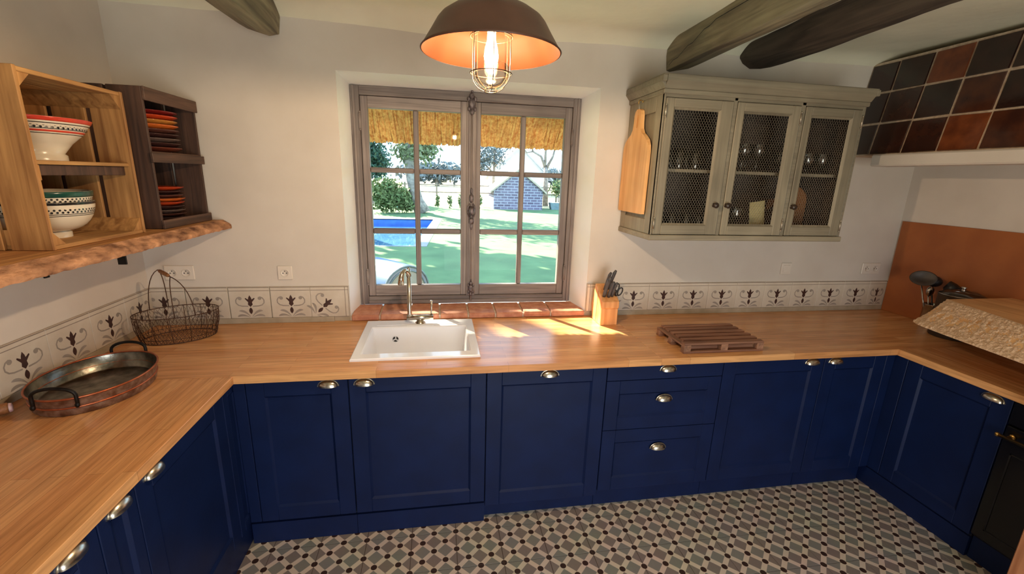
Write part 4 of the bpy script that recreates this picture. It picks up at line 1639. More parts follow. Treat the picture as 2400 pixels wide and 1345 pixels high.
for k, x in enumerate((1.71, 1.80)):
    o = bpy.data.objects.new('wine_glass', G1); COL.objects.link(o); o.location = (x, -.31, cz)
    props(o, 'stemmed glass, %s of two on the cabinet floor behind the middle door' % ('left', 'right')[k], 'glass', 'glassware in the wall cabinet')
m = MB(); m.xf = Matrix.Translation((1.965, -.30, cz)) @ Matrix.Rotation(math.radians(-8), 4, 'Y')
m.cbox(-.05, .05, 0, .004, .001, .19, .001)
props(fixn(m.build('card', 'card_cream', base=(1.965, -.30, cz))), 'cream card standing behind the middle wire door', 'card')
m = MB(); m.cbox(2.10, 2.235, -.26, -.12, cz, cz + .20, .002)
bx_ = m.build('cardboard_box', 'cardboard', base=(2.167, -.19, cz))
props(bx_, 'brown cardboard box behind the right wire door', 'box')
m = MB()
pts = [(0, 0), (.13, 0), (.13, .19)] + [(.13 * math.cos(a), .19 + .10 * math.sin(a)) for a in [PI / 2 * k / 8 for k in range(1, 8)]] + [(0, .29)]
m.prism([(2.262 + p[0], cz + p[1]) for p in pts], 'y', -.17, -.152)
props(fixn(m.build('serving_board', 'grip_wood', base=(2.32, -.16, cz), bevel=.002)), 'rounded brown board standing in the right of the wall cabinet', 'board')

# ---- cutting board on the cabinet side
bd = empty('cutting_board', (1.20, -.17, 1.61), 'beech cutting board hanging on the side of the wall cabinet', 'cutting board')
yc = -.175
half = [(.158, 1.612), (.160, 1.64), (.162, 1.95), (.156, 1.985), (.138, 2.015), (.105, 2.038), (.072, 2.055), (.052, 2.080), (.045, 2.112), (.043, 2.155), (.034, 2.178), (.014, 2.188)]
outl = [(yc - a, z) for a, z in half] + [(yc + a, z) for a, z in half[::-1]]
slot = [(yc + .013 * math.cos(2 * PI * k / 16), 2.122 + (.036 * math.sin(2 * PI * k / 16))) for k in range(16)]
bm = bmesh.new()
def loop(pts, x):
    vv = [bm.verts.new((x - 1.20, p[0] + .17, p[1] - 1.61)) for p in pts]
    ee = [bm.edges.new((vv[i], vv[(i + 1) % len(vv)])) for i in range(len(vv))]
    return vv, ee
for x in (1.188, 1.2095):
    v1, e1 = loop(outl, x)
    v2, e2 = loop(slot, x)
    bmesh.ops.triangle_fill(bm, use_beauty=True, use_dissolve=False, edges=e1 + e2)
    if x < 1.2:
        A1, A2 = v1, v2
    else:
        for p, q in ((A1, v1), (A2, v2)):
            for i in range(len(p)):
                j = (i + 1) % len(p)
                bm.faces.new((p[i], p[j], q[j], q[i]))
bmesh.ops.recalc_face_normals(bm, faces=bm.faces)
me = bpy.data.meshes.new('board')
bm.to_mesh(me); bm.free()
me.materials.append(M['beech'])
o = bpy.data.objects.new('board', me); COL.objects.link(o); o.parent = bd
m = MB(); m.smooth = True
m.tube([(1.198, yc, 2.150)] + bez((1.198, yc, 2.165), (1.186, yc - .010, 2.205), (1.186, yc - .004, 2.225), (1.190, yc, 2.212), 6), .0022, 6)
m.build('cord_loop', 'wire_zinc', bd)
hk = MB(); hk.smooth = True
hk.tube([(1.2125, yc - .0, 2.235), (1.195, yc, 2.236)] + bez((1.195, yc, 2.236), (1.184, yc, 2.236), (1.184, yc, 2.214), (1.192, yc, 2.208), 6), .0028, 6)
hk.ball((1.210, yc, 2.235), .003, .010, .012)
props(hk.build('wall_hook', 'brass', base=(1.2, yc, 2.22)), 'small metal hook holding the cutting board', 'hook')

# ================================================================ knife block
kb = empty('knife_block', (1.10, -.13, ZC), 'pale wooden knife block beside the window reveal', 'knife block')
kx0, kx1 = 1.052, 1.162
m = MB()
m.prism([(-.213, ZC + .0006), (-.060, ZC + .0006), (-.034, 1.0), (-.080, 1.150), (-.224, 1.066), (-.224, 1.024), (-.213, 1.020)], 'x', kx0, kx1)
fixn(m.build('block', 'block_wood', kb, bevel=.004))
m = MB()
m.add([(kx0 - .0006, -.128, ZC + .004), (kx0 - .0006, -.121, ZC + .004), (kx0 - .0006, -.136, 1.118), (kx0 - .0006, -.143, 1.116)], [(0, 1, 2, 3)])
m.build('glue_joint', 'grip_wood', kb)
nrm = Vector((0, -.084, .144)).normalized()
tdir = Vector((0, .144, .084)).normalized()
spots = [(1.072, .045, .135, 1.0, 'leftmost thick grey knife handle'), (1.094, .105, .120, .85, 'rear grey knife handle, second from the left'), (1.100, .040, .105, .9, 'middle grey knife handle in the front row'),
         (1.124, .110, .130, .9, 'tall rear grey knife handle beside the scissors'), (1.124, .045, .095, .8, 'short grey knife handle next to the scissors')]
for x, t, ln, k, lb in spots:
    b0 = Vector((x, -.224, 1.066)) + tdir * t + nrm * .0045
    e = empty('kitchen_knife', b0, lb + ' in the block', 'knife', 'knives in the knife block')
    d2 = (nrm * .62 + Vector((.16, 0, .75))).normalized()
    m = MB(); m.smooth = True
    path = [b0, b0 + d2 * ln * .15, b0 + d2 * ln * .5, b0 + d2 * ln * .85 + Vector((.003, 0, 0)), b0 + d2 * ln + Vector((.006, -.003, 0))]
    m.tube(path, [.0105 * k, .0115 * k, .0105 * k, .0125 * k, .008 * k], 10)
    m.build('handle', 'knife_grey', e)
    m = MB(); m.smooth = True
    m.tube([b0 + d2 * -.003, b0 + d2 * .010], [.0100 * k, .0098 * k], 10)
    m.build('bolster', 'steel', e)
sc0 = Vector((1.146, -.224, 1.066)) + tdir * .05 + nrm * .005
sc = empty('kitchen_scissors', sc0, 'black handled scissors at the right of the knife block', 'scissors')
for s, c_, r1, r2 in ((-1, Vector((.006, -.008, .055)), .012, .024), (1, Vector((.026, -.010, .028)), .014, .026)):
    m = MB(); m.smooth = True
    cc = sc0 + c_
    dirA = Vector((.35 if s > 0 else .12, -.1, 1)).normalized()
    side = dirA.cross(Vector((0, 1, 0))).normalized()
    m.tube([cc + dirA * r2 * math.sin(a) + side * r1 * math.cos(a) for a in [2 * PI * k / 20 for k in range(20)]], .0042, 6, closed=True)
    m.tube([sc0, sc0 + (cc - dirA * r2 - sc0) * .6, cc - dirA * r2 * .95], .005, 6)
    m.build('finger_loop', 'knife_black', sc)

# ================================================================ small pallet
pa = empty('mini_pallet', (1.575, -.545, ZC), 'small dark wooden pallet trivet on the right of the worktop', 'trivet')
px0, px1, py0, py1 = 1.338, 1.812, -.692, -.392
z = ZC + .0006
for y0, y1 in ((py0, py0 + .034), (-.562, -.522), (py1 - .034, py1)):
    board(pa, 'bottom_board', 'pallet_wood', px0, px1, y0, y1, z, z + .012, .001)
for x0 in (px0, 1.556, px1 - .040):
    for y0 in (py0, -.558, py1 - .032):
        board(pa, 'block', 'pallet_wood_y', x0, x0 + .040, y0, y0 + .032, z + .0122, z + .036, .001)
    board(pa, 'cross_board', 'pallet_wood_y', x0, x0 + .040, py0, py1, z + .0362, z + .046, .001)
board(pa, 'inner_board', 'pallet_wood', px0 + .041, px1 - .041, py0 + .034, py0 + .042, z + .0122, z + .030, .001)
n_ = 6
gap_ = .019
wd = (py1 - py0 - gap_ * (n_ - 1)) / n_
for k in range(n_):
    ya = py0 + (wd + gap_) * k
    board(pa, 'top_slat', 'pallet_wood', px0 + (.0 if k == 0 else .022) + random.uniform(0, .004), px1 - random.uniform(0, .004), ya, ya + wd, z + .0462, z + .058, .001)

# ================================================================ tiled cooker hood on the right wall
hd = empty('cooker_hood', (3.05, -1.1, 1.93), 'plaster cooker hood faced with dark brown glazed tiles', 'hood')
def hx_(z):
    return 2.840 + .16 * (z - 2.5)
HYE = -2.30
m = MB()
m.prism([(hx_(1.996) + .010, 1.996), (hx_(2.57) + .010, 2.57), (XR - .001, 2.57), (XR - .001, 1.996)], 'y', HYE, -.001)
fixn(m.build('hood_body', 'grout_pale', hd))
m = MB(); m.cbox(2.712, 2.86, HYE - .02, -.25, 1.926, 1.9955, .008)
m.build('hood_ledge', 'plaster', hd)
zr_ = [1.999, 2.190, 2.380, 2.556]
yr_ = [-.003, -.180, -.377, -.571, -.765, -.962, -1.158, -1.354, -1.55, -1.746, -1.942, -2.138, -2.298]
pick = {(2, 2): 1, (2, 1): 0, (2, 0): 0, (2, 3): 0, (1, 1): 3, (1, 2): 0, (1, 3): 2, (0, 1): 3, (0, 2): 3, (0, 3): 1, (0, 4): 2, (1, 4): 0}
rnd = random.Random(3)
for r in range(3):
    for c in range(len(yr_) - 1):
        ya, yb = yr_[c] - .005, yr_[c + 1] + .005
        za, zb_ = zr_[r] + .005, zr_[r + 1] - .005
        if zb_ > 2.54:
            zb_ = 2.556
        pr = .006 + rnd.uniform(-.002, .002)
        m = MB()
        vs = []
        for z in (za, zb_):
            for y in (ya, yb):
                j = lambda: rnd.uniform(-.0025, .0025)
                yy_, zz_ = y + j(), z + j()
                vs += [(hx_(z) + .010, yy_, zz_), (hx_(z) + .010 - pr, yy_ + (.003 if y == yb else -.003), zz_ + (.003 if z == za else -.003))]
        m.add(vs, [(1, 3, 7, 5), (0, 1, 5, 4), (2, 6, 7, 3), (0, 2, 3, 1), (4, 5, 7, 6), (0, 4, 6, 2)])
        k = pick.get((r, c), rnd.choice((0, 0, 3, 2, 1)))
        fixn(m.build('glazed_tile', 'glazed_%d' % k, hd))

# ---- copper coloured splash panel
m = MB(); m.cbox(XR - .010, XR - .001, -2.3, -.018, ZC + .0008, 1.572, .001)
props(m.build('splash_panel', 'copper_panel', base=(XR, -1.15, ZC)), 'copper brown splash panel on the right wall behind the utensils', 'splash panel')

# ================================================================ utensils
ux, uy = 3.283, -.40
uj = empty('utensil_jar', (ux, uy, ZC), 'steel utensil jar in front of the copper panel', 'jar')
m = MB(); m.smooth = True
m.lathe([(.001, .001), (.050, .001), (.050, .004), (.050, .150), (.053, .153), (.051, .155), (.047, .150), (.047, .008), (.001, .006)], 28, (ux, uy, ZC))
m.build('jar_body', 'steel', uj)
CV = (CAM - Vector((ux, uy, 1.2))).normalized()
def utensil(name, base, tip, head, label, cat, headmat='utensil_dark', handmat='steel'):
    e = empty(name, base, label, cat)
    m = MB(); m.smooth = True
    m.tube([base, Vector(base).lerp(Vector(tip), .5), tip], [.0045, .005, .004], 8)
    m.build('handle', handmat, e)
    m = MB(); m.smooth = True
    head(m)
    m.build('head', headmat, e)
    return e


def disc(c, nrm_, r, th_, k=1.0):
    def f(m):
        q = Vector(nrm_).to_track_quat('Z', 'Y').to_matrix().to_4x4()
        m.xf = Matrix.Translation(c) @ q
        m.lathe([(.001, -th_), (r * .6, -th_ * .8), (r, 0), (r + .002, .002), (r * .95, .003), (r * .6, -th_ * .4), (.001, -th_ * .5)], 24, sx=1, sy=k)
    return f


zj = ZC + .010
utensil('skimmer', (ux - .01, uy + .01, zj), (3.205, -.355, 1.185), disc((3.200, -.360, 1.232), (-.75, -.55, .35), .068, .014, .72), 'round dark skimmer rising left from the utensil jar', 'skimmer')
utensil('ladle', (ux + .01, uy - .015, zj), (3.27, -.37, 1.185), lambda m: m.ball((3.275, -.375, 1.213), .040, .040, .036), 'black ladle just right of the skimmer in the jar', 'ladle', 'knife_black', 'knife_black')
utensil('spatula', (ux + .015, uy + .01, zj), (3.295, -.43, 1.16), lambda m: m.tube([(3.295, -.43, 1.155), (3.302, -.445, 1.17), (3.312, -.47, 1.212)], [.008, .034, .038], 6), 'wide black spatula leaning right in the utensil jar', 'spatula', 'knife_black', 'knife_black')
utensil('serving_spoon', (ux + .0, uy - .005, zj), (3.235, -.385, 1.135), lambda m: m.ball((3.237, -.392, 1.152), .026, .018, .034), 'short steel spoon at the front of the utensil jar', 'spoon', 'steel', 'steel')
# tall pan with glass lid
sp_ = empty('stock_pot', (3.215, -.585, ZC), 'dark stock pot with glass lid behind the live-edge slab', 'pot')
m = MB(); m.smooth = True
m.lathe([(.001, .001), (.105, .001), (.108, .006), (.108, .262), (.111, .265), (.105, .263), (.105, .01), (.001, .01)], 32, (3.215, -.585, ZC)); m.build('pot_body', 'utensil_dark', sp_)
m = MB(); m.smooth = True
m.lathe([(.108, .266), (.104, .272), (.07, .290), (.02, .298)], 32, (3.215, -.585, ZC)); m.build('glass_lid', 'drink_glass', sp_)
m = MB(); m.smooth = True
m.tube([(3.215 + .107 * math.cos(2 * PI * k / 32), -.585 + .107 * math.sin(2 * PI * k / 32), ZC + .268) for k in range(32)], .003, 6, closed=True)
m.lathe([(.012, .297), (.010, .31), (.016, .318), (.001, .322)], 16, (3.215, -.585, ZC)); m.build('lid_rim', 'steel', sp_)

# ================================================================ live-edge bar slab and its post
sl = empty('bar_slab', (2.95, -1.4, 1.07), 'thick live-edge wooden bar slab in the right foreground', 'slab')
# outline of the edge: (y, x bottom, x top)
ed = [(-.735, 2.700, 2.90), (-.78, 2.672, 2.872), (-.95, 2.636, 2.82), (-1.18, 2.598, 2.735), (-1.40, 2.560, 2.65), (-1.60, 2.500, 2.57), (-1.80, 2.46, 2.53), (-2.0, 2.44, 2.50)]
def einterp(y):
    for (y0, b0, t0), (y1, b1, t1) in zip(ed, ed[1:]):
        if y1 <= y <= y0:
            f = (y0 - y) / (y0 - y1)
            return b0 + (b1 - b0) * f, t0 + (t1 - t0) * f
    return ed[-1][1:]
ZS0, ZS1 = 1.070, 1.200
XS = XR - .012
m = MB()
yy = ys(30, -.735, -2.0)
vs, fs = [], []
for y in yy:
    xb, xt = einterp(y)
    vs += [(xt + .004, y, ZS1), (XS, y, ZS1), (xb + .004, y, ZS0), (XS, y, ZS0)]
for i in range(len(yy) - 1):
    a = 4 * i
    b_ = a + 4
    fs += [(a, a + 1, b_ + 1, b_), (a + 2, b_ + 2, b_ + 3, a + 3), (a + 1, a + 3, b_ + 3, b_ + 1), (a, b_, b_ + 2, a + 2)]
fs += [(0, 2, 3, 1), (len(vs) - 4, len(vs) - 3, len(vs) - 1, len(vs) - 2)]
m.add(vs, fs)
fixn(m.build('slab_board', 'slab_top', sl))
m = MB(); m.smooth = True
yy = ys(330, -.733, -2.0)
pr_ = 34
vs, fs = [], []
for y in yy:
    xb, xt = einterp(min(y, -.735))
    for j in range(pr_):
        u = j / (pr_ - 1)
        x = xt + (xb - xt) * u - .012 * math.sin(PI * u) * -1
        z = ZS1 + .0006 - (ZS1 - ZS0 + .001) * u
        if 0 < j < pr_ - 1:
            cell = mnoise.noise(Vector((y * 95, u * 17 + y * 25, 3)))
            d = .009 * abs(cell) + .003 * mnoise.noise(Vector((y * 40, u * 6, 8)))
            x -= d + .004
            z += d * .9
        vs.append((x, y, z))
for i in range(len(yy) - 1):
    for j in range(pr_ - 1):
        a = i * pr_ + j
        fs.append((a, a + 1, a + pr_ + 1, a + pr_))
m.add(vs, fs)
fixn(m.build('bark_edge', 'slab_bark', sl))
m = MB(); m.cbox(2.45, 2.575, -1.66, -1.529, .001, 1.0695, .004)
props(m.build('wooden_post', 'post_wood', base=(2.55, -1.57, 0)), 'wooden post at the lower right corner holding up the slab', 'post')

# ================================================================ pendant lamp
LX, LY, LZ = 0.222, -1.245, 2.148
lp = empty('pendant_lamp', (LX, LY, CEIL), 'brown enamel pendant lamp with caged glass hanging before the window', 'lamp')
c = (LX, LY, LZ)
m = MB(); m.smooth = True
R0 = .206
m.lathe([(R0, 0), (R0 + .003, .003), (R0 - .004, .010), (.178, .048), (.160, .078), (.148, .092), (.118, .112), (.080, .128), (.050, .135), (.046, .139)], 64, c)
m.build('shade', 'lamp_brown', lp)
m = MB(); m.smooth = True
m.lathe([(R0 - .001, .001), (R0 - .008, .010), (.174, .047), (.156, .076), (.144, .089), (.115, .108), (.078, .124), (.046, .131)], 64, c)
m.build('shade_lining', 'lamp_inside', lp)
m = MB(); m.smooth = True
m.lathe([(.046, .131), (.046, .20), (.040, .215), (.018, .225), (.012, .24), (.012, .30)], 32, c)
m.lathe([(.068, .128), (.068, .112), (.055, .110), (.055, .128)], 32, c)
m.build('cap', 'lamp_brown', lp)
m = MB(); m.smooth = True
m.tube([(LX, LY, LZ + .29), (LX, LY, CEIL - .03)], .006, 8)
m.lathe([(.055, -.002), (.055, -.02), (.02, -.035), (.008, -.04)], 24, (LX, LY, CEIL - .008), cap0=True)
m.build('ceiling_stem', 'lamp_brown', lp)
m = MB(); m.smooth = True
gr, gz = .055, -.056
prof = [(gr, .105), (gr, .0), (gr, gz)] + [(gr * math.cos(a), gz - .045 * math.sin(a)) for a in [PI / 2 * k / 8 for k in range(1, 8)]] + [(.002, gz - .045)]
m.lathe(prof, 32, c)
m.build('glass_jar', 'lamp_glass', lp)
m = MB(); m.smooth = True
cr_ = .0620
rib = [(cr_, .112), (cr_, .03), (cr_, gz)] + [(max(.018, cr_ * math.cos(a)), gz - .050 * math.sin(a)) for a in [PI / 2 * k / 8 for k in range(1, 8)]]
for k in range(6):
    a = 2 * PI * k / 6 + PI / 2 - .0
    m.tube([(LX + r * math.cos(a), LY + r * math.sin(a), LZ + z) for r, z in rib], .0013, 6)
for r, z in ((cr_ + .001, .045), (cr_ + .001, gz + .002), (cr_ + .001, .108), (.0185, gz - .049)):
    m.tube([(LX + r * math.cos(2 * PI * k / 36), LY + r * math.sin(2 * PI * k / 36), LZ + z) for k in range(36)], .0014, 6, closed=True)
m.build('wire_cage', 'cage_brass', lp)
# bulb
bm_, bnt, bb = newmat('bulb_glow')
bnt.nodes.remove(bb)
bout = [n for n in bnt.nodes if n.type == 'OUTPUT_MATERIAL'][0]
nz_ = N(bnt, 'ShaderNodeTexNoise'); nz_.inputs['Scale'].default_value = 30
bnt.links.new(coords(bnt), nz_.inputs['Vector'])
rp_ = N(bnt, 'ShaderNodeValToRGB')
rp_.color_ramp.elements[0].color = (1, .72, .40, 1)
rp_.color_ramp.elements[1].color = (1, .80, .50, 1)
bnt.links.new(nz_.outputs['Fac'], rp_.inputs['Fac'])
em_ = N(bnt, 'ShaderNodeEmission'); em_.inputs['Strength'].default_value = 10
bnt.links.new(rp_.outputs['Color'], em_.inputs['Color'])
tb_ = N(bnt, 'ShaderNodeBsdfTransparent')
ad_ = N(bnt, 'ShaderNodeAddShader')
bnt.links.new(em_.outputs[0], ad_.inputs[0]); bnt.links.new(tb_.outputs[0], ad_.inputs[1])
bnt.links.new(ad_.outputs[0], bout.inputs['Surface'])
m = MB(); m.smooth = True
m.lathe([(.001, -.044), (.010, -.040), (.019, -.026), (.022, -.008), (.019, .014), (.013, .036), (.012, .062)], 20, c)
m.build('bulb', 'bulb_glow', lp)
m = MB(); m.smooth = True
m.lathe([(.014, .058), (.014, .128)], 16, c, cap0=True)
m.build('bulb_socket', 'cage_brass', lp)
ld = bpy.data.lights.new('pendant_bulb_light', 'POINT')
ld.energy = 46
ld.color = (1.0, .73, .48)
ld.shadow_soft_size = .018
lo_ = bpy.data.objects.new('pendant_bulb_light', ld)
lo_.location = (LX, LY, LZ - .010)
COL.objects.link(lo_)


# ================================================================ outside the window
GZ = -0.10
PLX0, PLX1a, PLX1b, PLY0, PLY1 = -9.0, -0.60, -0.12, 9.3, 16.6      # pool
def gquad(name, pts, mt, label, cat):
    m = MB()
    m.add([(p[0], p[1], GZ) for p in pts], [list(range(len(pts)))])
    return props(fixn(m.build(name, mt)), label, cat, kind='structure')


m = MB()
def q4(a, b_, c, d):
    m.add([(p[0], p[1], GZ) for p in (a, b_, c, d)], [(0, 1, 2, 3)])
e0, e1 = (PLX1a + .2, PLY0 - .05), (PLX1b + .25, PLY1 + .15)
q4((-60, .42), (60, .42), (60, e0[1]), (-60, e0[1]))
q4((-60, e0[1]), (PLX0, e0[1]), (PLX0, e1[1]), (-60, e1[1]))
q4(e0, (60, e0[1]), (60, e1[1]), e1)
q4((-60, e1[1]), (60, e1[1]), (60, 25), (-60, 25))
q4((-60, -30), (60, -30), (60, -4.15), (-60, -4.15))
q4((-60, -4.15), (XL - .2, -4.15), (XL - .2, .42), (-60, .42)); q4((XR + .2, -4.15), (60, -4.15), (60, .42), (XR + .2, .42))
props(fixn(m.build('lawn', 'grass')), 'green garden lawn outside the window', 'lawn', kind='structure')
gquad('far_field', [(-120, 25), (160, 25), (160, 160), (-120, 160)], 'dry_field', 'pale sunlit field beyond the garden fence', 'field')

pool = empty('swimming_pool', (-4, 13, GZ), 'blue swimming pool with pale stone coping on the lawn', 'pool')
m = MB()
w0, w1, y0, y1 = PLX1a, PLX1b, PLY0, PLY1
zb_ = GZ - .9
m.add([(PLX0, y0, GZ), (w0, y0, GZ), (w1, y1, GZ), (PLX0, y1, GZ), (PLX0, y0, zb_), (w0, y0, zb_), (w1, y1, zb_), (PLX0, y1, zb_)],
      [(0, 1, 5, 4), (1, 2, 6, 5), (2, 3, 7, 6), (3, 0, 4, 7), (4, 5, 6, 7)])
fixn(m.build('basin', 'pool_blue', pool))
m = MB()
m.add([(PLX0, y0, GZ - .30), (w0, y0, GZ - .30), (w1, y1, GZ - .30), (PLX0, y1, GZ - .30)], [(0, 1, 2, 3)])
m.build('water', 'pool_water', pool)
m = MB()
cw = .35
def pr4(a, b_, c, d):
    m.add([(p[0], p[1], z) for z in (GZ - .03, GZ + .012) for p in (a, b_, c, d)], [(3, 2, 1, 0), (4, 5, 6, 7), (0, 1, 5, 4), (1, 2, 6, 5), (2, 3, 7, 6), (3, 0, 4, 7)])
pr4((w0, y0 - .08), (w0 + cw, y0 - .08), (w1 + cw, y1 + .2), (w1, y1 + .2))
pr4((PLX0, y1), (w1, y1), (w1, y1 + .2), (PLX0, y1 + .2))
pr4((PLX0, y0 - .08), (w0, y0 - .08), (w0, y0), (PLX0, y0))
m.build('coping', 'pool_stone', pool)

# ---- thatched eave above the window
ev = empty('thatched_eave', (.3, .8, 2.3), 'golden thatched roof eave hanging over the window outside', 'thatch')
m = MB()
EY, EZ = 1.05, 2.045
m.prism([(EY, EZ + .02), (.43, EZ + .62), (.43, EZ + 1.1), (EY + .06, EZ + .40)], 'x', -3.5, 4.5)
fixn(m.build('thatch_layer', 'thatch', ev))
m = MB()
rnd = random.Random(11)
for k in range(3000):
    x = rnd.uniform(-2.2, 3.2)
    t0 = rnd.uniform(.05, .45)
    y0_ = EY + rnd.uniform(-.01, .05)
    zl = EZ + rnd.uniform(-.02, .012)
    dx = rnd.gauss(0, .02)
    o_ = rnd.uniform(0, .05)
    a = Vector((x, y0_ + .00, zl - .0))
    b_ = Vector((x + dx, EY - .40, EZ + .40 - .01 - o_ * .4))
    mid = a.lerp(b_, .5) + Vector((rnd.gauss(0, .008), 0, -rnd.uniform(0, .02)))
    m.tube([a, mid, b_], rnd.uniform(.006, .011), 4, caps=False)
props(m.build('straw', 'thatch', ev), kind='stuff')

# ---- plants
def leaves(m, c, r, n, size, rnd, flat_=1.0):
    for _ in range(n):
        while True:
            p = Vector((rnd.uniform(-1, 1), rnd.uniform(-1, 1), rnd.uniform(-1, 1)))
            if p.length < 1:
                break
        p = p * (.45 + .55 * rnd.random())
        q = Vector((c[0] + p.x * r[0], c[1] + p.y * r[1], c[2] + p.z * r[2]))
        a = Vector((rnd.gauss(0, 1), rnd.gauss(0, 1), rnd.gauss(0, 1))).normalized()
        b_ = a.orthogonal().normalized()
        s = size * rnd.uniform(.6, 1.3)
        m.add([q - a * s, q + b_ * s * .5, q + a * s, q - b_ * s * .5], [(0, 1, 2, 3)])


def tree(name, base, trunk, blobs, mt, label, cat='tree', bark='trunk_bark', size=.16, seed=1):
    e = empty(name, base, label, cat)
    rnd = random.Random(seed)
    if trunk:
        m = MB(); m.smooth = True
        for path, rad in trunk:
            m.tube(path, rad, 9)
        m.build('trunk', bark, e)
    m = MB()
    for c, r, n in blobs:
        leaves(m, c, r, n, size, rnd)
    if m.v:
        props(m.build('foliage', mt, e), kind='stuff')
    return e


tree('garden_tree', (-.8, 20, GZ), [([(-.70, 20, GZ), (-.95, 20, .5), (-1.2, 20, 1.5), (-1.38, 20, 3.0), (-1.5, 20.2, 5.5), (-1.7, 20.3, 8)], [.42, .30, .26, .24, .20, .1]),
     ([(-1.3, 20, 2.4), (-.6, 20.2, 3.6), (-.1, 20.3, 4.6)], [.09, .07, .04]), ([(-1.35, 20, 3.2), (-2.2, 20, 4.4), (-3, 20, 5)], [.12, .08, .05])],
     [((-.5, 20.5, 3.1), (.9, .9, 1.0), 520), ((-1.3, 19.8, 2.9), (1.0, 1, .8), 420), ((-1.6, 20.5, 6), (3.2, 3, 2.2), 2600), ((.1, 20.6, 3.9), (.9, .8, .6), 260)], 'leaf_pale', 'big garden tree with leaning pale trunk in the left panes', size=.13, seed=2)
tree('evergreen_tree', (-4.9, 29, GZ), [([(-4.9, 29, GZ), (-4.9, 29, 3)], [.25, .15])], [((-4.9, 29, 3.5), (1.9, 1.5, 2.9), 2600), ((-3.9, 29, 2.4), (1.0, 1, 1.5), 800)], 'leaf_dark', 'dark blue-green tree at the far left of the garden', size=.15, seed=3)
tree('garden_bush', (-2.3, 19.8, GZ), None, [((-2.35, 19.8, .75), (1.15, .8, 1.0), 2600), ((-1.5, 19.9, .45), (.6, .6, .7), 900)], 'leaf_mid', 'yellow-green bush left of the leaning tree trunk', 'bush', size=.10, seed=4)
tree('garden_tree', (4.2, 31, GZ), [([(4.2, 31, GZ), (4.25, 31, 2), (4.3, 31, 4.5)], [.12, .1, .05]), ([(4.25, 31, 2.0), (3.4, 31, 2.8), (2.9, 31, 3.1)], [.06, .05, .02]), ([(4.25, 31, 2.4), (5.0, 31, 3.4)], [.06, .02])],
     [((4.1, 31, 3.4), (1.7, 1.2, 1.4), 900), ((3.2, 31, 2.6), (1.0, 1, .9), 420)], 'leaf_grey', 'grey-leaved tree behind the brick shed', size=.12, seed=5)
tree('bare_tree', (7.4, 27.4, GZ), [([(7.45, 27.4, GZ), (7.4, 27.4, 1.8), (7.35, 27.4, 2.5)], [.2, .16, .14]), ([(7.35, 27.4, 2.4), (7.0, 27.4, 3.2), (6.4, 27.4, 3.5), (6.0, 27.4, 3.4), (5.6, 27.4, 3.9)], [.11, .08, .06, .045, .025]),
     ([(7.38, 27.4, 2.4), (7.8, 27.4, 3.2), (8.1, 27.4, 4.4)], [.11, .08, .04]), ([(7.3, 27.4, 2.6), (7.3, 27.4, 3.8), (7.1, 27.4, 4.8)], [.1, .07, .03]), ([(6.4, 27.4, 3.5), (6.3, 27.4, 4.2), (5.9, 27.4, 4.7)], [.06, .04, .02])],
     [((7.0, 27.4, 4.6), (1.3, 1, .8), 330), ((8.2, 27.4, 4.4), (.7, 1, .9), 160)], 'leaf_mid', 'bare forked tree seen in the far right pane', size=.11, seed=6)
tree('garden_bush', (7.8, 25.5, GZ), [([(7.9, 25.5, GZ), (7.8, 25.5, .9)], [.04, .03])], [((7.8, 25.5, 1.15), (.75, .6, .65), 520)], 'leaf_mid', 'small loose shrub standing above the planter', 'bush', size=.10, seed=7)
for k, x in enumerate((.05, .75, 1.35, 2.5)):
    tree('young_plant', (x, 23.2, GZ), None, [((x, 23.2, .35), (.16, .16, .5), 90)], 'leaf_mid', ('young upright plant nearest the leaning trunk by the fence', 'second young upright plant from the trunk by the fence', 'third young upright plant by the fence', 'young upright plant left of the brick shed')[k], 'plant', size=.09, seed=20 + k)
for k, (x, y, rx, rz) in enumerate(((-14, 60, 9, 5), (0, 75, 9, 3.6), (16, 70, 8, 3.2), (30, 66, 9, 5), (44, 62, 9, 6))):
    tree('far_tree', (x, y, GZ), [([(x, y, GZ), (x, y, rz * .6)], [.4, .2])], [((x, y, rz * .62), (rx, 3, rz * .6), 900)], 'leaf_grey', ('distant', 'hazy', 'low', 'broad', 'tall')[k] + ' tree clump on the horizon, number %s from the left' % ('one', 'two', 'three', 'four', 'five')[k], 'tree', size=.55, seed=40 + k)
# a tall tree outside the frame that dapples the sunlight on the house and lawn
tree('shade_tree', (-5.4, 8.6, GZ), [([(-5.4, 8.6, GZ), (-5.3, 8.5, 3), (-5.0, 8.3, 7)], [.3, .24, .12])], [((-3.4, 10.5, 8.0), (2.5, 2, 1.6), 900), ((-6.5, 9.0, 7.5), (2, 2, 1.8), 900)], 'leaf_mid', 'tall leafy tree left of the window that dapples the lawn', size=.15, seed=9)
tree('shade_tree', (-5.6, 17.8, GZ), [([(-5.6, 17.8, GZ), (-5.5, 17.5, 3), (-5.0, 16.4, 6)], [.34, .26, .14]), ([(-5.3, 17, 4.2), (-4.15, 14.5, 5.6), (-4.6, 12.5, 6.2)], [.15, .1, .05])], [((-4.9, 12.4, 6.2), (2.4, 2.4, 1.2), 420), ((-3.6, 14.6, 6.4), (2.2, 1.6, 1.2), 330), ((-5.4, 16.4, 6.4), (2, 1.5, 1.4), 380), ((-1.0, 13.0, 7.2), (1.8, 1.6, 1.0), 170)], 'leaf_dark', 'broad tree beyond the pool outside the window frame', size=.30, seed=19)

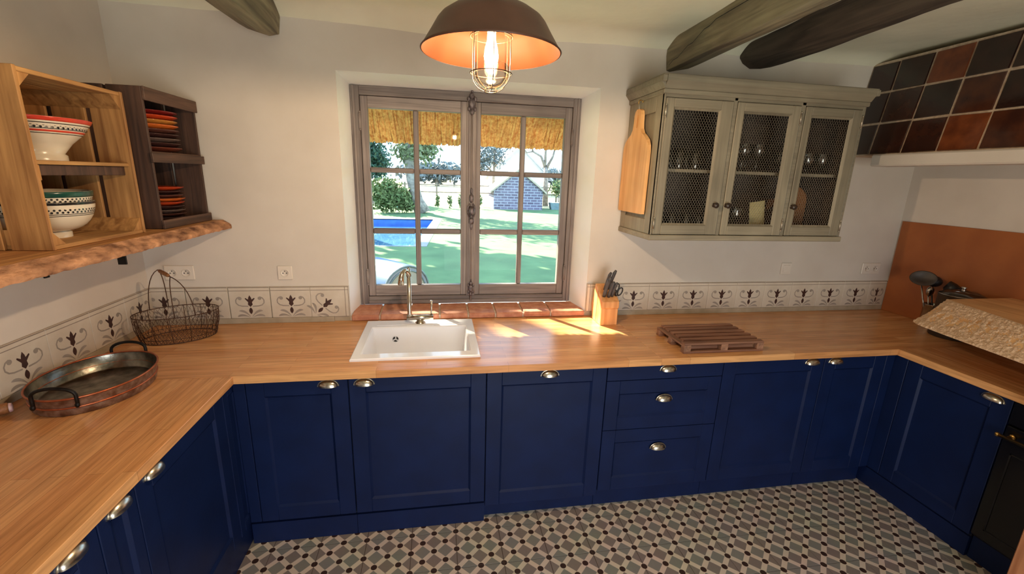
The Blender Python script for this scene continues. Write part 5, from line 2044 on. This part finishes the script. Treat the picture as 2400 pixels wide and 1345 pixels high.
# ---- brick shed
sh_ = empty('brick_shed', (4.75, 24.5, GZ), 'small brick garden shed with a steep gable', 'shed')
X0s, X1s, Ys = 3.32, 6.28, 23.4
zE, zA = 1.0, 2.15
m = MB()
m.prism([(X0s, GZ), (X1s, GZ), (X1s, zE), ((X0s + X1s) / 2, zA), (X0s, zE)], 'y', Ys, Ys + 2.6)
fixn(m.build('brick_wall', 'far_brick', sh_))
m = MB()
xm = (X0s + X1s) / 2
for s, xe in ((-1, X0s - .22), (1, X1s + .22)):
    ze = zE - .22 * (zA - zE) / (xm - X0s)
    m.prism([(xm, zA + .01), (xe, ze + .01), (xe, ze + .12), (xm, zA + .14)], 'y', Ys - .12, Ys + 2.75)
fixn(m.build('roof', 'shed_roof', sh_))
# ---- far house gable
fh = empty('far_house', (9.0, 48, GZ), 'pale house gable far behind the brick shed', 'house')
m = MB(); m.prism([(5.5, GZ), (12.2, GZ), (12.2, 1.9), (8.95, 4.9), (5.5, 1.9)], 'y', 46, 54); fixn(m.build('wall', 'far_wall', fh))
m = MB()
for xe in (5.0, 12.7):
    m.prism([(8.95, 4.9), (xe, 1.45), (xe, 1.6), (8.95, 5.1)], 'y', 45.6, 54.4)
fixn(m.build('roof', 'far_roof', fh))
# ---- fence
fe = empty('garden_fence', (3, 26.6, GZ), 'low wooden rail fence at the end of the lawn', 'fence')
for z in (.66, 1.12):
    m = MB(); m.box(-12, 20, 26.58, 26.62, z, z + .07); m.build('rail', 'fence_wood', fe)
for k in range(17):
    m = MB(); m.box(-12 + 2 * k - .05, -12 + 2 * k + .05, 26.62, 26.72, GZ, 1.3); m.build('post', 'fence_wood', fe)
m = MB()
m.prism([(7.0, GZ), (8.1, GZ), (8.2, .32), (6.9, .32)], 'y', 23.9, 24.4)
props(fixn(m.build('planter_box', 'planter', base=(7.55, 24.1, GZ))), 'grey planter trough by the right edge of the window', 'planter')
# ---- barrel lying just outside
bl = empty('garden_barrel', (-.6, 3.4, GZ), 'pale blue barrel lying on the lawn behind the tap', 'barrel')
axb = Vector((-.62, .78, 0)).normalized()
cb_ = Vector((-.355, 3.06, .268))
qm = Matrix.Translation(cb_) @ axb.to_track_quat('Z', 'Y').to_matrix().to_4x4()
m = MB(); m.smooth = True; m.xf = qm
m.lathe([(.355, 0), (.362, .05), (.366, .35), (.36, .8), (.33, .9), (.001, .9)], 36); m.build('drum', 'barrel_blue', bl)
m = MB(); m.smooth = True; m.xf = qm
m.lathe([(.001, -.012), (.28, -.012), (.29, -.005)], 36); m.build('drum_lid', 'barrel_tan', bl)
m = MB(); m.smooth = True; m.xf = qm
for r in (.295, .352):
    m.tube([(r * math.cos(2 * PI * k / 40), r * math.sin(2 * PI * k / 40), -.006) for k in range(40)], .014, 6, closed=True)
m.build('drum_ring', 'barrel_ring', bl)
m = MB(); m.smooth = True; m.xf = qm
m.lathe([(.285, -.003), (.35, -.003)], 36); m.build('drum_rim', 'pool_stone', bl)
